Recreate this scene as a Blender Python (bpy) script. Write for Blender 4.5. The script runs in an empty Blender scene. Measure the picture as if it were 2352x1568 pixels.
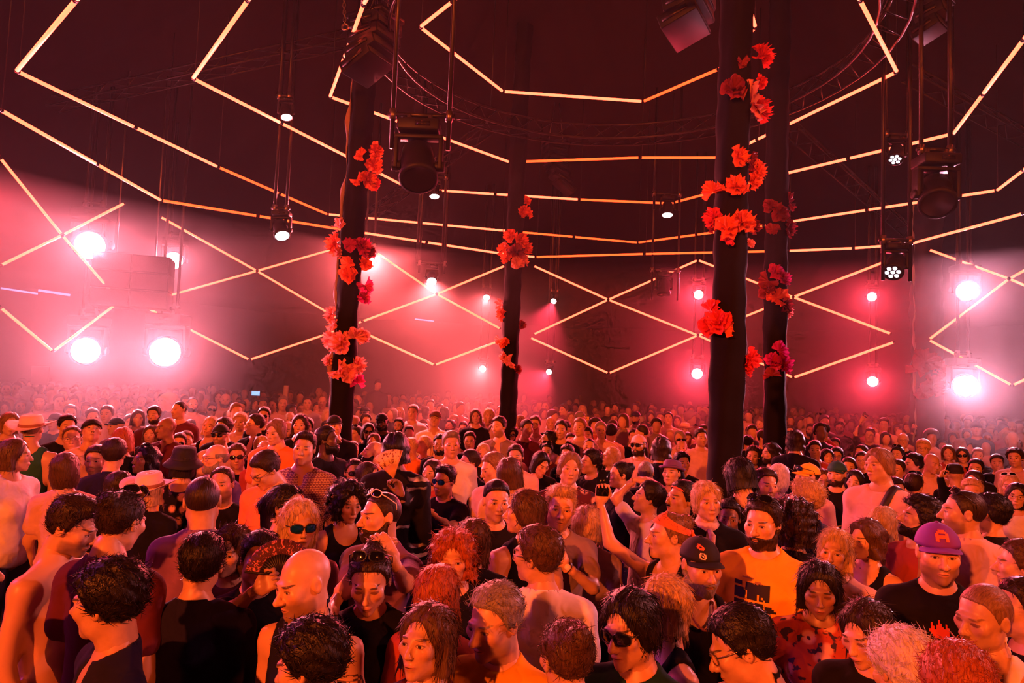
import bpy, bmesh, math, random, time
import numpy as np
from mathutils import Vector, Matrix, Euler

T0 = time.time()
SC = bpy.context.scene
COL = SC.collection
PI = math.pi

# ------------------------------------------------------------------ camera
F_PX, W_PX, H_PX = 1568.0, 2352.0, 1568.0
CAM = Vector((0.0, 0.0, 2.30))
PITCH = math.atan(98.0 / F_PX)
ROLL = math.radians(2.1)
_F = Vector((0, math.cos(PITCH), math.sin(PITCH)))
_U0 = Vector((0, -math.sin(PITCH), math.cos(PITCH)))
_X = Vector((1, 0, 0))
CR = (_X * math.cos(ROLL) + _U0 * math.sin(ROLL))
CU = (_X * -math.sin(ROLL) + _U0 * math.cos(ROLL))
cam_data = bpy.data.cameras.new('camera')
cam_data.sensor_width = 36.0
cam_data.lens = 36.0 * F_PX / W_PX
cam_data.clip_end = 200.0
cam_obj = bpy.data.objects.new('camera', cam_data)
COL.objects.link(cam_obj)
cam_obj.matrix_world = Matrix(((CR.x, CU.x, -_F.x, CAM.x), (CR.y, CU.y, -_F.y, CAM.y), (CR.z, CU.z, -_F.z, CAM.z), (0, 0, 0, 1)))
SC.camera = cam_obj


def ray(px, py):
    return _F + CR * ((px - W_PX / 2) / F_PX) - CU * ((py - H_PX / 2) / F_PX)


def at_y(px, py, y):
    d = ray(px, py)
    return CAM + d * (y / d.y)


def at_z(px, py, z):
    d = ray(px, py)
    return CAM + d * ((z - CAM.z) / d.z)


def horizon(px):
    """pixel row of the horizon below column px"""
    lo, hi = 500.0, 1300.0
    for _ in range(40):
        m = (lo + hi) / 2
        if ray(px, m).z > 0:
            lo = m
        else:
            hi = m
    return lo


# ------------------------------------------------------------------ view, world, exposure
SC.view_settings.view_transform = 'Standard'
SC.view_settings.look = 'None'
SC.view_settings.gamma = 1.0
SC.view_settings.use_curve_mapping = False
SC.view_settings.exposure = -0.12
cy = SC.cycles
cy.max_bounces = 4
cy.diffuse_bounces = 2
cy.glossy_bounces = 2
cy.transmission_bounces = 2
cy.transparent_max_bounces = 6
cy.volume_bounces = 0
cy.sample_clamp_indirect = 4.0
cy.use_adaptive_sampling = True
cy.adaptive_threshold = 0.1
cy.adaptive_min_samples = 8
cy.caustics_reflective = False
cy.caustics_refractive = False
world = bpy.data.worlds.new('night')
SC.world = world
world.use_nodes = True
world.node_tree.nodes['Background'].inputs[0].default_value = (0.0, 0.0, 0.0, 1)
world.node_tree.nodes['Background'].inputs[1].default_value = 0.0


def stage_light(name, loc, target, color, power, size=60, blend=0.7, radius=0.25, volume=True):
    l = bpy.data.lights.new(name, 'SPOT')
    l.energy = power
    l.color = color
    l.spot_size = math.radians(size)
    l.spot_blend = blend
    l.shadow_soft_size = radius
    o = bpy.data.objects.new(name, l)
    COL.objects.link(o)
    o.location = loc
    o.rotation_euler = (Vector(target) - Vector(loc)).to_track_quat('-Z', 'Y').to_euler()
    return o


# stage washes of the place: they hang over the stage behind the camera and light the crowd from the front
stage_light('stage_wash_light', (-6.5, -8.5, 5.8), (-0.5, 8.0, 1.5), (1.0, 0.13, 0.018), 14000, 66, 0.9, 0.15)
stage_light('stage_wash_light', (7.5, -7.5, 5.8), (2.5, 8.0, 1.5), (1.0, 0.12, 0.016), 5600, 66, 0.9, 0.15)
stage_light('stage_wash_light', (8.0, 3.5, 5.4), (0.5, 4.0, 1.5), (1.0, 0.24, 0.24), 1700, 60, 0.9, 0.25)
stage_light('stage_wash_light', (-8.5, 4.5, 5.4), (0.5, 4.0, 1.5), (0.75, 0.08, 0.62), 800, 60, 0.9, 0.25)

# ------------------------------------------------------------------ material helpers
MATS = {}


def mat(name, color=(0.5, 0.5, 0.5), rough=0.6, metal=0.0, emit=None, strength=0.0, noise=0.0, nscale=8.0, bump=0.0, spec=None, subsurf=0.0, trans=0.0):
    if name in MATS:
        return MATS[name]
    m = bpy.data.materials.new(name)
    m.use_nodes = True
    nt = m.node_tree
    b = nt.nodes['Principled BSDF']
    b.inputs['Base Color'].default_value = (*color, 1)
    b.inputs['Roughness'].default_value = rough
    b.inputs['Metallic'].default_value = metal
    if spec is not None:
        b.inputs['Specular IOR Level'].default_value = spec
    if trans:
        b.inputs['Transmission Weight'].default_value = trans
    if emit is not None:
        b.inputs['Emission Color'].default_value = (*emit, 1)
        b.inputs['Emission Strength'].default_value = strength
    if noise or bump:
        tc = nt.nodes.new('ShaderNodeTexCoord')
        n = nt.nodes.new('ShaderNodeTexNoise')
        n.inputs['Scale'].default_value = nscale
        n.inputs['Detail'].default_value = 4
        nt.links.new(tc.outputs['Object'], n.inputs['Vector'])
        if noise:
            mx = nt.nodes.new('ShaderNodeMix')
            mx.data_type = 'RGBA'
            mx.inputs['A'].default_value = (*[c * (1 - noise) for c in color], 1)
            mx.inputs['B'].default_value = (*[min(1, c * (1 + noise)) for c in color], 1)
            nt.links.new(n.outputs['Fac'], mx.inputs['Factor'])
            nt.links.new(mx.outputs['Result'], b.inputs['Base Color'])
        if bump:
            bp = nt.nodes.new('ShaderNodeBump')
            bp.inputs['Strength'].default_value = bump
            bp.inputs['Distance'].default_value = 0.02
            nt.links.new(n.outputs['Fac'], bp.inputs['Height'])
            nt.links.new(bp.outputs['Normal'], b.inputs['Normal'])
    MATS[name] = m
    return m


# ------------------------------------------------------------------ object helpers
def link(o, parent=None):
    COL.objects.link(o)
    if parent is not None:
        o.parent = parent
    return o


def tag(o, label=None, cat=None, group=None, kind=None):
    if label:
        o['label'] = label
    if cat:
        o['category'] = cat
    if group:
        o['group'] = group
    if kind:
        o['kind'] = kind
    return o


def mesh_from(name, V, Fs, material=None, smooth=True):
    """V (n,3) array, Fs: (m,k) array or list of arrays of faces with equal k"""
    me = bpy.data.meshes.new(name)
    V = np.asarray(V, dtype=np.float32)
    if not isinstance(Fs, list):
        Fs = [Fs]
    Fs = [np.asarray(f, dtype=np.int32) for f in Fs if len(f)]
    nl = sum(f.size for f in Fs)
    npoly = sum(len(f) for f in Fs)
    me.vertices.add(len(V))
    me.vertices.foreach_set('co', V.ravel())
    me.loops.add(nl)
    me.loops.foreach_set('vertex_index', np.concatenate([f.ravel() for f in Fs]))
    me.polygons.add(npoly)
    starts, tot = [], 0
    for f in Fs:
        k = f.shape[1]
        starts.append(tot + np.arange(len(f)) * k)
        tot += f.size
    me.polygons.foreach_set('loop_start', np.concatenate(starts).astype(np.int32))
    if smooth:
        me.polygons.foreach_set('use_smooth', np.ones(npoly, dtype=bool))
    me.update(calc_edges=True)
    if material is not None:
        me.materials.append(material)
    return me


def obj(name, me, parent=None, loc=None, rot=None):
    o = bpy.data.objects.new(name, me)
    link(o, parent)
    if loc is not None:
        o.location = loc
    if rot is not None:
        o.rotation_euler = rot
    return o


def empty(name, loc=(0, 0, 0), rz=0.0):
    o = bpy.data.objects.new(name, None)
    o.empty_display_size = 0.1
    COL.objects.link(o)
    o.location = loc
    o.rotation_euler = (0, 0, rz)
    return o


class MB:
    """collects simple shapes into one mesh"""

    def __init__(self):
        self.v, self.f, self.n = [], {}, 0

    def add(self, V, F):
        V = np.asarray(V, float)
        F = np.asarray(F, int)
        self.f.setdefault(F.shape[1], []).append(F + self.n)
        self.v.append(V)
        self.n += len(V)
        return self

    def box(self, c, s, rot=None):
        x, y, z = [k / 2 for k in s]
        V = np.array([[-x, -y, -z], [x, -y, -z], [x, y, -z], [-x, y, -z], [-x, -y, z], [x, -y, z], [x, y, z], [-x, y, z]])
        if rot is not None:
            V = V @ np.array(Euler(rot).to_matrix()).T
        F = [[0, 3, 2, 1], [4, 5, 6, 7], [0, 1, 5, 4], [1, 2, 6, 5], [2, 3, 7, 6], [3, 0, 4, 7]]
        return self.add(V + np.array(c), F)

    def tube(self, pts, r, n=8, caps=True):
        pts = [Vector(p) for p in pts]
        rs = r if hasattr(r, '__len__') else [r] * len(pts)
        rings = []
        up = None
        for i, p in enumerate(pts):
            t = (pts[min(i + 1, len(pts) - 1)] - pts[max(i - 1, 0)]).normalized()
            if up is None:
                up = Vector((0, 0, 1)) if abs(t.z) < 0.95 else Vector((1, 0, 0))
            s = t.cross(up).normalized()
            u = s.cross(t).normalized()
            up = u
            for k in range(n):
                a = 2 * PI * k / n
                rings.append(p + (s * math.cos(a) + u * math.sin(a)) * rs[i])
        m = len(pts)
        q = []
        for i in range(m - 1):
            for k in range(n):
                a, b = i * n + k, i * n + (k + 1) % n
                q.append([a, b, b + n, a + n])
        V = [list(x) for x in rings]
        base = self.n
        self.add(V, q)
        if caps:
            for i, p in ((0, pts[0]), (m - 1, pts[-1])):
                c = self.n
                self.v.append(np.array([list(p)]))
                self.n += 1
                tri = []
                for k in range(n):
                    a, b = base + i * n + k, base + i * n + (k + 1) % n
                    tri.append([a, c, b] if i == 0 else [b, c, a])
                self.f.setdefault(3, []).append(np.array(tri))
        return self

    def lathe(self, prof, n=24, M=None):
        """prof: list of (r, z)"""
        V = []
        for r, z in prof:
            for k in range(n):
                a = 2 * PI * k / n
                V.append([r * math.cos(a), r * math.sin(a), z])
        q = []
        for i in range(len(prof) - 1):
            for k in range(n):
                a, b = i * n + k, i * n + (k + 1) % n
                q.append([a, b, b + n, a + n])
        V = np.array(V)
        if M is not None:
            V = V @ np.array(M.to_3x3()).T + np.array(M.translation)
        return self.add(V, q)

    def mesh(self, name, material=None, smooth=True):
        Fs = [np.concatenate(x) for x in self.f.values()]
        return mesh_from(name, np.concatenate(self.v), Fs, material, smooth)

    def build(self, name, material, parent=None, smooth=True, bevel=0.0, loc=None):
        o = obj(name, self.mesh(name, material, smooth), parent, loc)
        if bevel:
            b = o.modifiers.new('bevel', 'BEVEL')
            b.width = bevel
            b.segments = 2
            b.limit_method = 'ANGLE'
        return o


def align(direction, up=(0, 0, 1)):
    """matrix whose +Z looks along direction"""
    return Vector(direction).to_track_quat('Z', 'Y').to_matrix().to_4x4()

# ================================================================== THE TENT
BLACKCLOTH = mat('black tent cloth', (0.022, 0.012, 0.016), 0.75, noise=0.3, nscale=0.8, bump=0.25)
CEILCLOTH = mat('dark ceiling cloth', (0.011, 0.0025, 0.005), 0.95, noise=0.3, nscale=0.6)
FLOORMAT = mat('dark trodden floor', (0.05, 0.03, 0.03), 0.7, noise=0.4, nscale=3.0)
TC = Vector((0.8, 8.0, 0))
TR = 25.0


def tent():
    n = 40
    V, q = [], []
    for k in range(n):
        a = 2 * PI * k / n
        V.append([TC.x + TR * math.cos(a), TC.y + TR * math.sin(a), -0.02])
    V.append([TC.x, TC.y, -0.02])
    o = obj('floor', mesh_from('floor', V, np.array([[k, (k + 1) % n, n] for k in range(n)]), FLOORMAT, False))
    o.location.z = 0.02
    tag(o, kind='structure')
    # wall cloth hangs in soft pleats
    nn, V, q = 240, [], []
    for j, z in enumerate((0, 2.0, 4.0, 5.2)):
        for k in range(nn):
            a = 2 * PI * k / nn
            r = TR + 0.12 * math.sin(k * 1.7) * (0.4 + 0.6 * z / 5)
            V.append([TC.x + r * math.cos(a), TC.y + r * math.sin(a), z])
    for j in range(3):
        for k in range(nn):
            a, b = j * nn + k, j * nn + (k + 1) % nn
            q.append([a, a + nn, b + nn, b])
    tag(obj('wall_tent', mesh_from('wall_tent', V, np.array(q), BLACKCLOTH)), kind='structure')
    # roof cloth sags between the seams
    prof = [(0.0, 9.0), (3.0, 8.7), (6.0, 8.0), (10.0, 7.2), (15, 6.4), (20, 5.8), (TR + 0.1, 5.2)]
    V, q = [], []
    for r, z in prof:
        for k in range(nn):
            a = 2 * PI * k / nn
            s = 0.12 * abs(math.sin(a * 16)) * min(1, r / 8)
            V.append([TC.x + r * math.cos(a), TC.y + r * math.sin(a), z - s])
    for j in range(len(prof) - 1):
        for k in range(nn):
            a, b = j * nn + k, j * nn + (k + 1) % nn
            q.append([a, b, b + nn, a + nn])
    tag(obj('ceiling', mesh_from('ceiling', V, np.array(q), CEILCLOTH)), kind='structure')


tent()


def roof_z(x, y):
    r = math.hypot(x - TC.x, y - TC.y)
    return float(np.interp(r, [0, 3, 6, 10, 15, 20, TR], [9.0, 8.7, 8.0, 7.2, 6.4, 5.8, 5.2]))


# ------------------------------------------------------------------ haze that fills the tent
def haze_material(name, density, color=(1, 1, 1), g=0.3):
    m = bpy.data.materials.new(name)
    m.use_nodes = True
    nt = m.node_tree
    nt.nodes.remove(nt.nodes['Principled BSDF'])
    v = nt.nodes.new('ShaderNodeVolumeScatter')
    v.inputs['Color'].default_value = (*color, 1)
    v.inputs['Density'].default_value = density
    v.inputs['Anisotropy'].default_value = g
    nt.links.new(v.outputs[0], nt.nodes['Material Output'].inputs['Volume'])
    return m


def haze():
    b = MB()
    b.lathe([(0.001, 3.0), (TR - 3.0, 3.0), (TR - 3.0, 5.25), (TR - 5, 5.55), (10, 6.9), (6, 7.7), (3.0, 8.4), (0.001, 8.6)], 40, Matrix.Translation(TC))
    o = b.build('stage_haze', haze_material('thin stage haze', 0.0020), smooth=False)
    tag(o, 'thin haze hanging under the tent roof', 'haze', kind='stuff')
    # smoke machines stand along the tent wall: the haze lies thicker around the dance floor than on it
    b = MB()
    r0, r1, z1 = 8.2, 19.0, 4.6
    b.lathe([(r0, -0.04), (r1, -0.04), (r1, z1), (r0, z1), (r0, -0.04)], 64, Matrix.Translation((1.5, 4.2, 0)))
    o = b.build('low_haze', haze_material('low stage haze', 0.055), smooth=False)
    tag(o, 'thicker low haze drifting around the edge of the dance floor', 'haze', kind='stuff')


haze()

# ------------------------------------------------------------------ light tubes
TUBE = mat('orange light tube', (0.9, 0.5, 0.3), 0.4, emit=(1.0, 0.050, 0.022), strength=12.0)
TUBEDIM = mat('dim orange light tube', (0.9, 0.5, 0.3), 0.4, emit=(1.0, 0.045, 0.008), strength=5.0)
RIG = mat('black rigging metal', (0.035, 0.028, 0.03), 0.38, 0.6)
RIGPAINT = mat('black painted housing', (0.014, 0.011, 0.014), 0.5, spec=0.25)
STEEL = mat('worn steel', (0.25, 0.22, 0.22), 0.35, 0.9)
N_TUBE = [0]


def near_words(c):
    nm = [('the slender flower pole', at_y(785, 930, 8.6)), ('the farthest flower pole', at_y(1166, 930, 11.4)), ('the thick near pole', at_y(1666, 980, 5.6)), ('the hazy column', at_y(2131, 930, 13.2)), ('the hazy speaker hang', at_y(312, 588, 10.2)),
          ('the large unlit moving head', at_y(960, 382, 6.4)), ('the tilted moving head', at_y(2150, 448, 7.2)), ('the far speaker array', at_y(1276, 345, 13.5))]
    return min(nm, key=lambda t: math.hypot(t[1].x - c.x, t[1].y - c.y))[0]


def tubes(pts3, label, group, rad=0.021, dims=(), maxlen=2.6, cable=True):
    """a run of straight light tubes through the given points, each tube a thing of its own"""
    for i in range(len(pts3) - 1):
        a, b = Vector(pts3[i]), Vector(pts3[i + 1])
        L = (b - a).length
        k = max(1, int(math.ceil(L / maxlen)))
        for j in range(k):
            p, q = a.lerp(b, j / k), a.lerp(b, (j + 1) / k)
            t = (q - p).normalized()
            p, q = p + t * 0.03, q - t * 0.03
            c = (p + q) / 2
            bld = MB().tube([p - c, q - c], rad, 10)
            o = bld.build('light_tube', TUBEDIM if i in dims else TUBE, loc=c)
            lab = label if 'zigzag' in label else f'{label}, nearest {near_words(c)}'
            tag(o, ('dim ' if i in dims else '') + lab, 'light tube', group + ', ' + lab)
            for e, s in ((p, -1), (q, 1)):
                MB().tube([e - c, e - c + t * s * 0.028], rad * 1.12, 10).build('end_cap', RIGPAINT, o)
            if cable and j == 0:
                top = roof_z(p.x, p.y) - 0.06
                if top > p.z + 0.15:
                    w = MB().tube([p - c, Vector((p.x, p.y, top)) - c], 0.006, 4)
                    w.build('hanging_wire', RIG, o)
            N_TUBE[0] += 1


def ring(pix, z, label, group, **kw):
    tubes([at_z(x, y, z) for x, y in pix], label, group, **kw)


G = 'light tubes of the ceiling polygons'
ring([(1150, -95), (1040, 3), (965, 62), (1155, 210), (1477, 233), (1652, 158), (1735, 62), (1700, -60)], 6.8,
     'orange light tube of the innermost ceiling polygon', 'tubes of the innermost ceiling polygon', dims=(4,))
ring([(905, -110), (835, 10), (758, 222), (1170, 372), (1470, 362), (1650, 362), (1740, 320), (2060, 165), (1975, 0), (1880, -150)], 6.3,
     'orange light tube of the second ceiling polygon', 'tubes of the second ceiling polygon', dims=(3, 4))
ring([(700, -215), (570, 0), (443, 180), (798, 360), (940, 433), (1330, 458), (1540, 467), (1755, 410), (2190, 307), (2352, 90), (2440, -30)], 5.9,
     'orange light tube of the third ceiling polygon', 'tubes of the third ceiling polygon', dims=(5, 6))
ring([(330, -205), (175, 0), (38, 163), (500, 383), (752, 492), (1163, 530), (1465, 557), (1755, 518), (2290, 437), (2352, 390), (2470, 280)], 5.5,
     'orange light tube of the fourth ceiling polygon', 'tubes of the fourth ceiling polygon', dims=(3, 5, 6))
ring([(-110, 190), (0, 252), (370, 460), (785, 527), (1150, 582), (1230, 590), (1480, 583), (1810, 576), (1960, 570), (2090, 560), (2352, 490), (2450, 460)], 5.0,
     'orange light tube of the outermost ceiling polygon', 'tubes of the outermost ceiling polygon', dims=(2, 5, 6))

# zigzag tubes hang on a circle around the dance floor
ZC, ZR = Vector((1.0, 4.0, 0)), 10.6


def on_circle(px, py, R=ZR):
    d = ray(px, py)
    o = CAM - ZC
    a = d.x ** 2 + d.y ** 2
    b = 2 * (o.x * d.x + o.y * d.y)
    c = o.x ** 2 + o.y ** 2 - R * R
    t = (-b + math.sqrt(b * b - 4 * a * c)) / (2 * a)
    return CAM + d * t


def zig(pix, label, group, R=ZR, **kw):
    tubes([on_circle(x, y, R) for x, y in pix], label, group, maxlen=3.4, cable=False, **kw)


zz = 'orange light tube of the zigzag hung '
zig([(-60, 285), (0, 362), (143, 540)], zz + 'beside the hazy speaker hang, upper arm', 'left zigzag tubes')
zig([(143, 540), (275, 692), (122, 807), (0, 705), (-60, 655)], zz + 'beside the hazy speaker hang, diamond side', 'left zigzag diamond tubes')
zig([(287, 466), (143, 540)], zz + 'beside the hazy speaker hang, short rising arm', 'left zigzag tubes, rising')
zig([(143, 540), (0, 610), (-60, 640)], zz + 'beside the hazy speaker hang, short falling arm', 'left zigzag tubes, falling')
zig([(367, 497), (590, 622), (752, 717), (800, 745)], zz + 'left of the slender flower pole, falling', 'zigzag tubes by the slender flower pole', rad=0.019)
zig([(383, 680), (590, 622), (762, 573), (810, 560)], zz + 'left of the slender flower pole, rising', 'rising zigzag tubes by the slender flower pole', rad=0.019)
zig([(338, 707), (573, 826), (748, 768), (832, 738)], zz + 'left of the slender flower pole, lowest corner', 'lowest zigzag tubes by the slender flower pole', rad=0.019)
zig([(865, 580), (1003, 675), (1150, 755)], zz + 'between the two farther flower poles, falling', 'zigzag tubes between poles', rad=0.022)
zig([(832, 738), (1003, 675), (1160, 610)], zz + 'between the two farther flower poles, rising', 'rising zigzag tubes between poles', rad=0.022)
zig([(838, 765), (998, 838), (1140, 785)], zz + 'between the two farther flower poles, lowest corner', 'lowest zigzag tubes between poles', rad=0.022)
zig([(1225, 610), (1397, 688), (1603, 770), (1822, 867)], zz + 'across the far middle, falling', 'zigzag tubes across the middle', rad=0.021)
zig([(1225, 768), (1397, 688), (1603, 597), (1822, 682)], zz + 'across the far middle, peaked', 'peaked zigzag tubes across the middle', rad=0.021)
zig([(1217, 775), (1398, 857), (1603, 770), (1822, 682)], zz + 'across the far middle, lowest corner', 'lowest zigzag tubes across the middle', rad=0.021)
zig([(1822, 682), (2048, 767)], zz + 'between thick pole and hazy column, falling', 'right zigzag falling', rad=0.023)
zig([(1822, 682), (2035, 600)], zz + 'between thick pole and hazy column, rising', 'right zigzag rising', rad=0.023)
zig([(1822, 867), (2055, 785)], zz + 'between thick pole and hazy column, lowest', 'right zigzag lowest', rad=0.023)
zig([(2133, 573), (2318, 640), (2400, 675)], zz + 'beyond the hazy column, upper falling arm', 'far right zigzag upper')
zig([(2400, 595), (2318, 640), (2133, 780), (2325, 885), (2400, 850)], zz + 'beyond the hazy column, open diamond', 'far right zigzag diamond')

# ------------------------------------------------------------------ ring truss and straight trusses
def truss_between(root, A, B, w=0.26, n=None, rad=0.014):
    A, B = Vector(A), Vector(B)
    t = (B - A).normalized()
    s = t.cross(Vector((0, 0, 1))).normalized()
    u = s.cross(t)
    offs = [s * w / 2, s * -w / 2, u * w * 0.85]
    for o in offs:
        MB().tube([A + o, B + o], rad, 6).build('chord', RIG, root)
    n = n or max(3, int((B - A).length / 0.45))
    for k in range(n):
        p, q = A.lerp(B, k / n), A.lerp(B, (k + 1) / n)
        b = MB()
        for i, j in ((0, 1), (1, 2), (2, 0)):
            b.tube([p + offs[i], q + offs[j]], rad * 0.6, 4)
        b.build('brace', RIG, root)


def ring_truss():
    c, R, z = Vector((1.2, 8.1, 6.35)), 2.95, 6.35
    root = empty('ring_truss', c)
    tag(root, 'black circular lighting truss hanging high between the flower poles', 'truss')
    n = 56
    for dr, dz in ((-0.16, 0), (0.16, 0), (0, 0.28)):
        pts = [Vector(((R + dr) * math.cos(2 * PI * k / n), (R + dr) * math.sin(2 * PI * k / n), dz)) for k in range(n + 1)]
        MB().tube(pts, 0.017, 6, False).build('chord', RIG, root)
    for k in range(0, n):
        a, b = 2 * PI * k / n, 2 * PI * (k + 1) / n
        P = lambda an, dr, dz: Vector(((R + dr) * math.cos(an), (R + dr) * math.sin(an), dz))
        m = MB()
        m.tube([P(a, -0.16, 0), P(b, 0.16, 0)], 0.009, 4)
        m.tube([P(a, 0.16, 0), P(b, 0, 0.28)], 0.009, 4)
        m.tube([P(a, 0, 0.28), P(b, -0.16, 0)], 0.009, 4)
        m.build('brace', RIG, root)
    for k in range(4):
        a = 0.6 + k * PI / 2
        P = Vector((R * math.cos(a), R * math.sin(a), 0.28))
        MB().tube([P, P + Vector((0, 0, roof_z(c.x + P.x, c.y + P.y) - z - 0.3))], 0.012, 6).build('hanging_chain', RIG, root)


ring_truss()
for A, B, lab in (((at_z(1815, 300, 6.3)), at_z(2090, 540, 5.6), 'black straight truss sloping from the round truss behind the zigzag'),
                  ((at_z(2090, 180, 6.8)), at_z(2420, 360, 6.2), 'black straight truss running out over the hanging projector lamp'),
                  ((at_z(1120, 300, 6.6)), at_z(850, 500, 5.7), 'black straight truss sloping behind the slender flower pole'),
                  ((at_z(120, 250, 6.3)), at_z(800, 100, 7.2), 'black straight truss crossing above the long sloping light tubes')):
    t = empty('straight_truss', A)
    tag(t, lab, 'truss')
    truss_between(t, Vector((0, 0, 0)), B - A)

# ------------------------------------------------------------------ flower poles
SLEEVE = mat('black pole sleeve', (0.007, 0.004, 0.007), 0.8, noise=0.4, nscale=5.0, bump=0.4, spec=0.15)
POLES = []


def pole(pts, half, label, seed, y, drape=0.0, mat_=None, flap=None):
    """pts: two pixels on the pole axis (low, high), half width in metres"""
    (x0, y0), (x1, y1) = pts
    lo, hi = at_y(x0, y0, y), at_y(x1, y1, y)
    t = (hi - lo) / (hi.z - lo.z)
    base = lo - t * lo.z
    top = roof_z(lo.x, lo.y) - (0.12 if half < 0.2 else 0.45)
    root = empty('tent_pole', (base.x, base.y, 0))
    tag(root, label, 'pole')
    rng = random.Random(seed)
    ph = [rng.uniform(0, 6.28) for _ in range(6)]
    n, m = 28, 90
    V, q = [], []
    for j in range(m + 1):
        z = top * j / m
        for k in range(n):
            a = 2 * PI * k / n
            w = half * (1 + 0.06 * math.sin(3 * a + ph[0] + z * 0.9) + 0.05 * math.sin(5 * a + ph[1] - z * 2.1) + 0.05 * math.sin(z * 5 + 2 * a + ph[2]) * math.sin(z * 1.3 + ph[3]))
            w *= 1 + drape * max(0, 1 - z / 3.2) * (0.6 + 0.4 * math.sin(4 * a + ph[4]))
            w += half * 0.05 * math.sin(z * 17 + 3 * math.sin(a + ph[5]))
            V.append([t.x * z + w * math.cos(a), t.y * z + w * math.sin(a), z])
    for j in range(m):
        for k in range(n):
            a, b = j * n + k, j * n + (k + 1) % n
            q.append([a, b, b + n, a + n])
    obj('cloth_sleeve', mesh_from('cloth_sleeve', V, np.array(q), mat_ or SLEEVE), root)
    if flap:
        # a seam flap of loose cloth runs down one side
        V, q = [], []
        for j in range(m + 1):
            z = 0.3 + (top - 0.5) * j / m
            wv = 0.03 + 0.028 * math.sin(z * 6.1 + ph[1]) + 0.015 * math.sin(z * 14 + ph[2])
            for k in range(3):
                V.append([t.x * z - half * 0.98 - wv * k / 2, t.y * z - half * 0.2 + 0.02 * math.sin(z * 9 + k), z])
        for j in range(m):
            for k in range(2):
                a = j * 3 + k
                q.append([a, a + 1, a + 4, a + 3])
        f = obj('seam_flap', mesh_from('seam_flap', V, np.array(q), mat(*flap)), root)
        s = f.modifiers.new('thick', 'SOLIDIFY')
        s.thickness = 0.004
    core = MB().tube([(0, 0, 0.02), (t.x * top, t.y * top, top)], half * 0.55, 12)
    core.build('steel_core', STEEL, root)
    MB().box((0, 0, 0.01), (0.6, 0.6, 0.02)).build('foot_plate', STEEL, root)
    POLES.append((base, t, half, y))
    return root


pole([(785, 930), (836, 190)], 0.142, 'slender black cloth pole with pink paper flowers and a pale seam flap', 1, 8.6, flap=('pale seam lining', (0.30, 0.20, 0.21), 0.7))
pole([(1166, 930), (1191, 350)], 0.140, 'farthest black cloth pole dotted with small red paper flowers', 2, 11.4)
pole([(1666, 980), (1692, 100)], 0.133, 'thick near black cloth pole with orange-red paper flowers', 3, 5.6)
pole([(1778, 960), (1786, 350)], 0.140, 'black cloth pole standing directly behind the thick near pole', 4, 8.9)
pole([(2131, 930), (2128, 650)], 0.27, 'broad hazy column wrapped in loose dark cloth', 5, 13.2, drape=0.10, mat_=mat('hazy column cloth', (0.012, 0.007, 0.013), 0.7, noise=0.3, nscale=4, bump=0.3), flap=('pale blue seam', (0.35, 0.42, 0.48), 0.6))

# ------------------------------------------------------------------ paper flowers
FLOWER_MESH = {}


def flower_mesh(seed, kind):
    """crinkled crepe paper: ruffled sheets gathered at one point"""
    key = (seed, kind)
    if key in FLOWER_MESH:
        return FLOWER_MESH[key]
    rng = random.Random(seed * 7 + kind)
    nr, nt = 7, 56
    V, q = [], []
    for L in range(3 if kind == 0 else 2):
        span = 2 * PI if kind == 0 else rng.uniform(3.4, 4.6)
        st = rng.uniform(0, 6.28)
        lift = 0.25 + 0.42 * L
        R = 1.0 - 0.22 * L
        nf = rng.choice((7, 9, 11))
        ph, ph2 = rng.uniform(0, 6.28), rng.uniform(0, 6.28)
        b = len(V)
        for i in range(nr + 1):
            r = i / nr
            for k in range(nt + 1):
                th = st + span * k / nt
                ruf = r ** 1.6
                rr = R * r * (1 + 0.13 * math.sin(3 * th + ph) + 0.06 * math.sin(nf * th + ph2))
                z = lift * r ** 0.8 * 0.75 + ruf * (0.17 * math.sin(nf * th + ph) + 0.07 * math.sin(2.3 * nf * th + ph2)) + 0.045 * r * ((k % 2) - 0.5)
                th2 = th + 0.10 * ruf * math.cos(nf * th + ph2)
                V.append([rr * math.cos(th2), rr * math.sin(th2), z])
        for i in range(nr):
            for k in range(nt):
                a = b + i * (nt + 1) + k
                q.append([a, a + 1, a + nt + 2, a + nt + 1])
    V = np.array(V)
    FLOWER_MESH[key] = (V, np.array(q))
    return FLOWER_MESH[key]


def paper(name, col):
    m = mat(name, col, 0.55)
    nt = m.node_tree
    if 'mixp' not in nt.nodes:
        b = nt.nodes['Principled BSDF']
        tr = nt.nodes.new('ShaderNodeBsdfTranslucent')
        tr.inputs[0].default_value = (*col, 1)
        mx = nt.nodes.new('ShaderNodeMixShader')
        mx.name = 'mixp'
        mx.inputs[0].default_value = 0.35
        nt.links.new(b.outputs[0], mx.inputs[1])
        nt.links.new(tr.outputs[0], mx.inputs[2])
        nt.links.new(mx.outputs[0], nt.nodes['Material Output'].inputs['Surface'])
    return m


PAPERS = {'o': ('vivid orange-red', paper('orange paper', (0.90, 0.16, 0.05))), 'r': ('bright red', paper('red paper', (0.80, 0.05, 0.05))),
          'p': ('salmon pink', paper('pink paper', (0.90, 0.35, 0.32))), 'm': ('magenta', paper('magenta paper', (0.60, 0.03, 0.22))),
          'd': ('deep wine red', paper('wine paper', (0.30, 0.03, 0.05)))}
POLE_NAMES = ['slender flower pole', 'farthest flower pole', 'thick near pole', 'pole behind the thick pole', 'broad hazy column']
N_FLOWER = [0]


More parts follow.
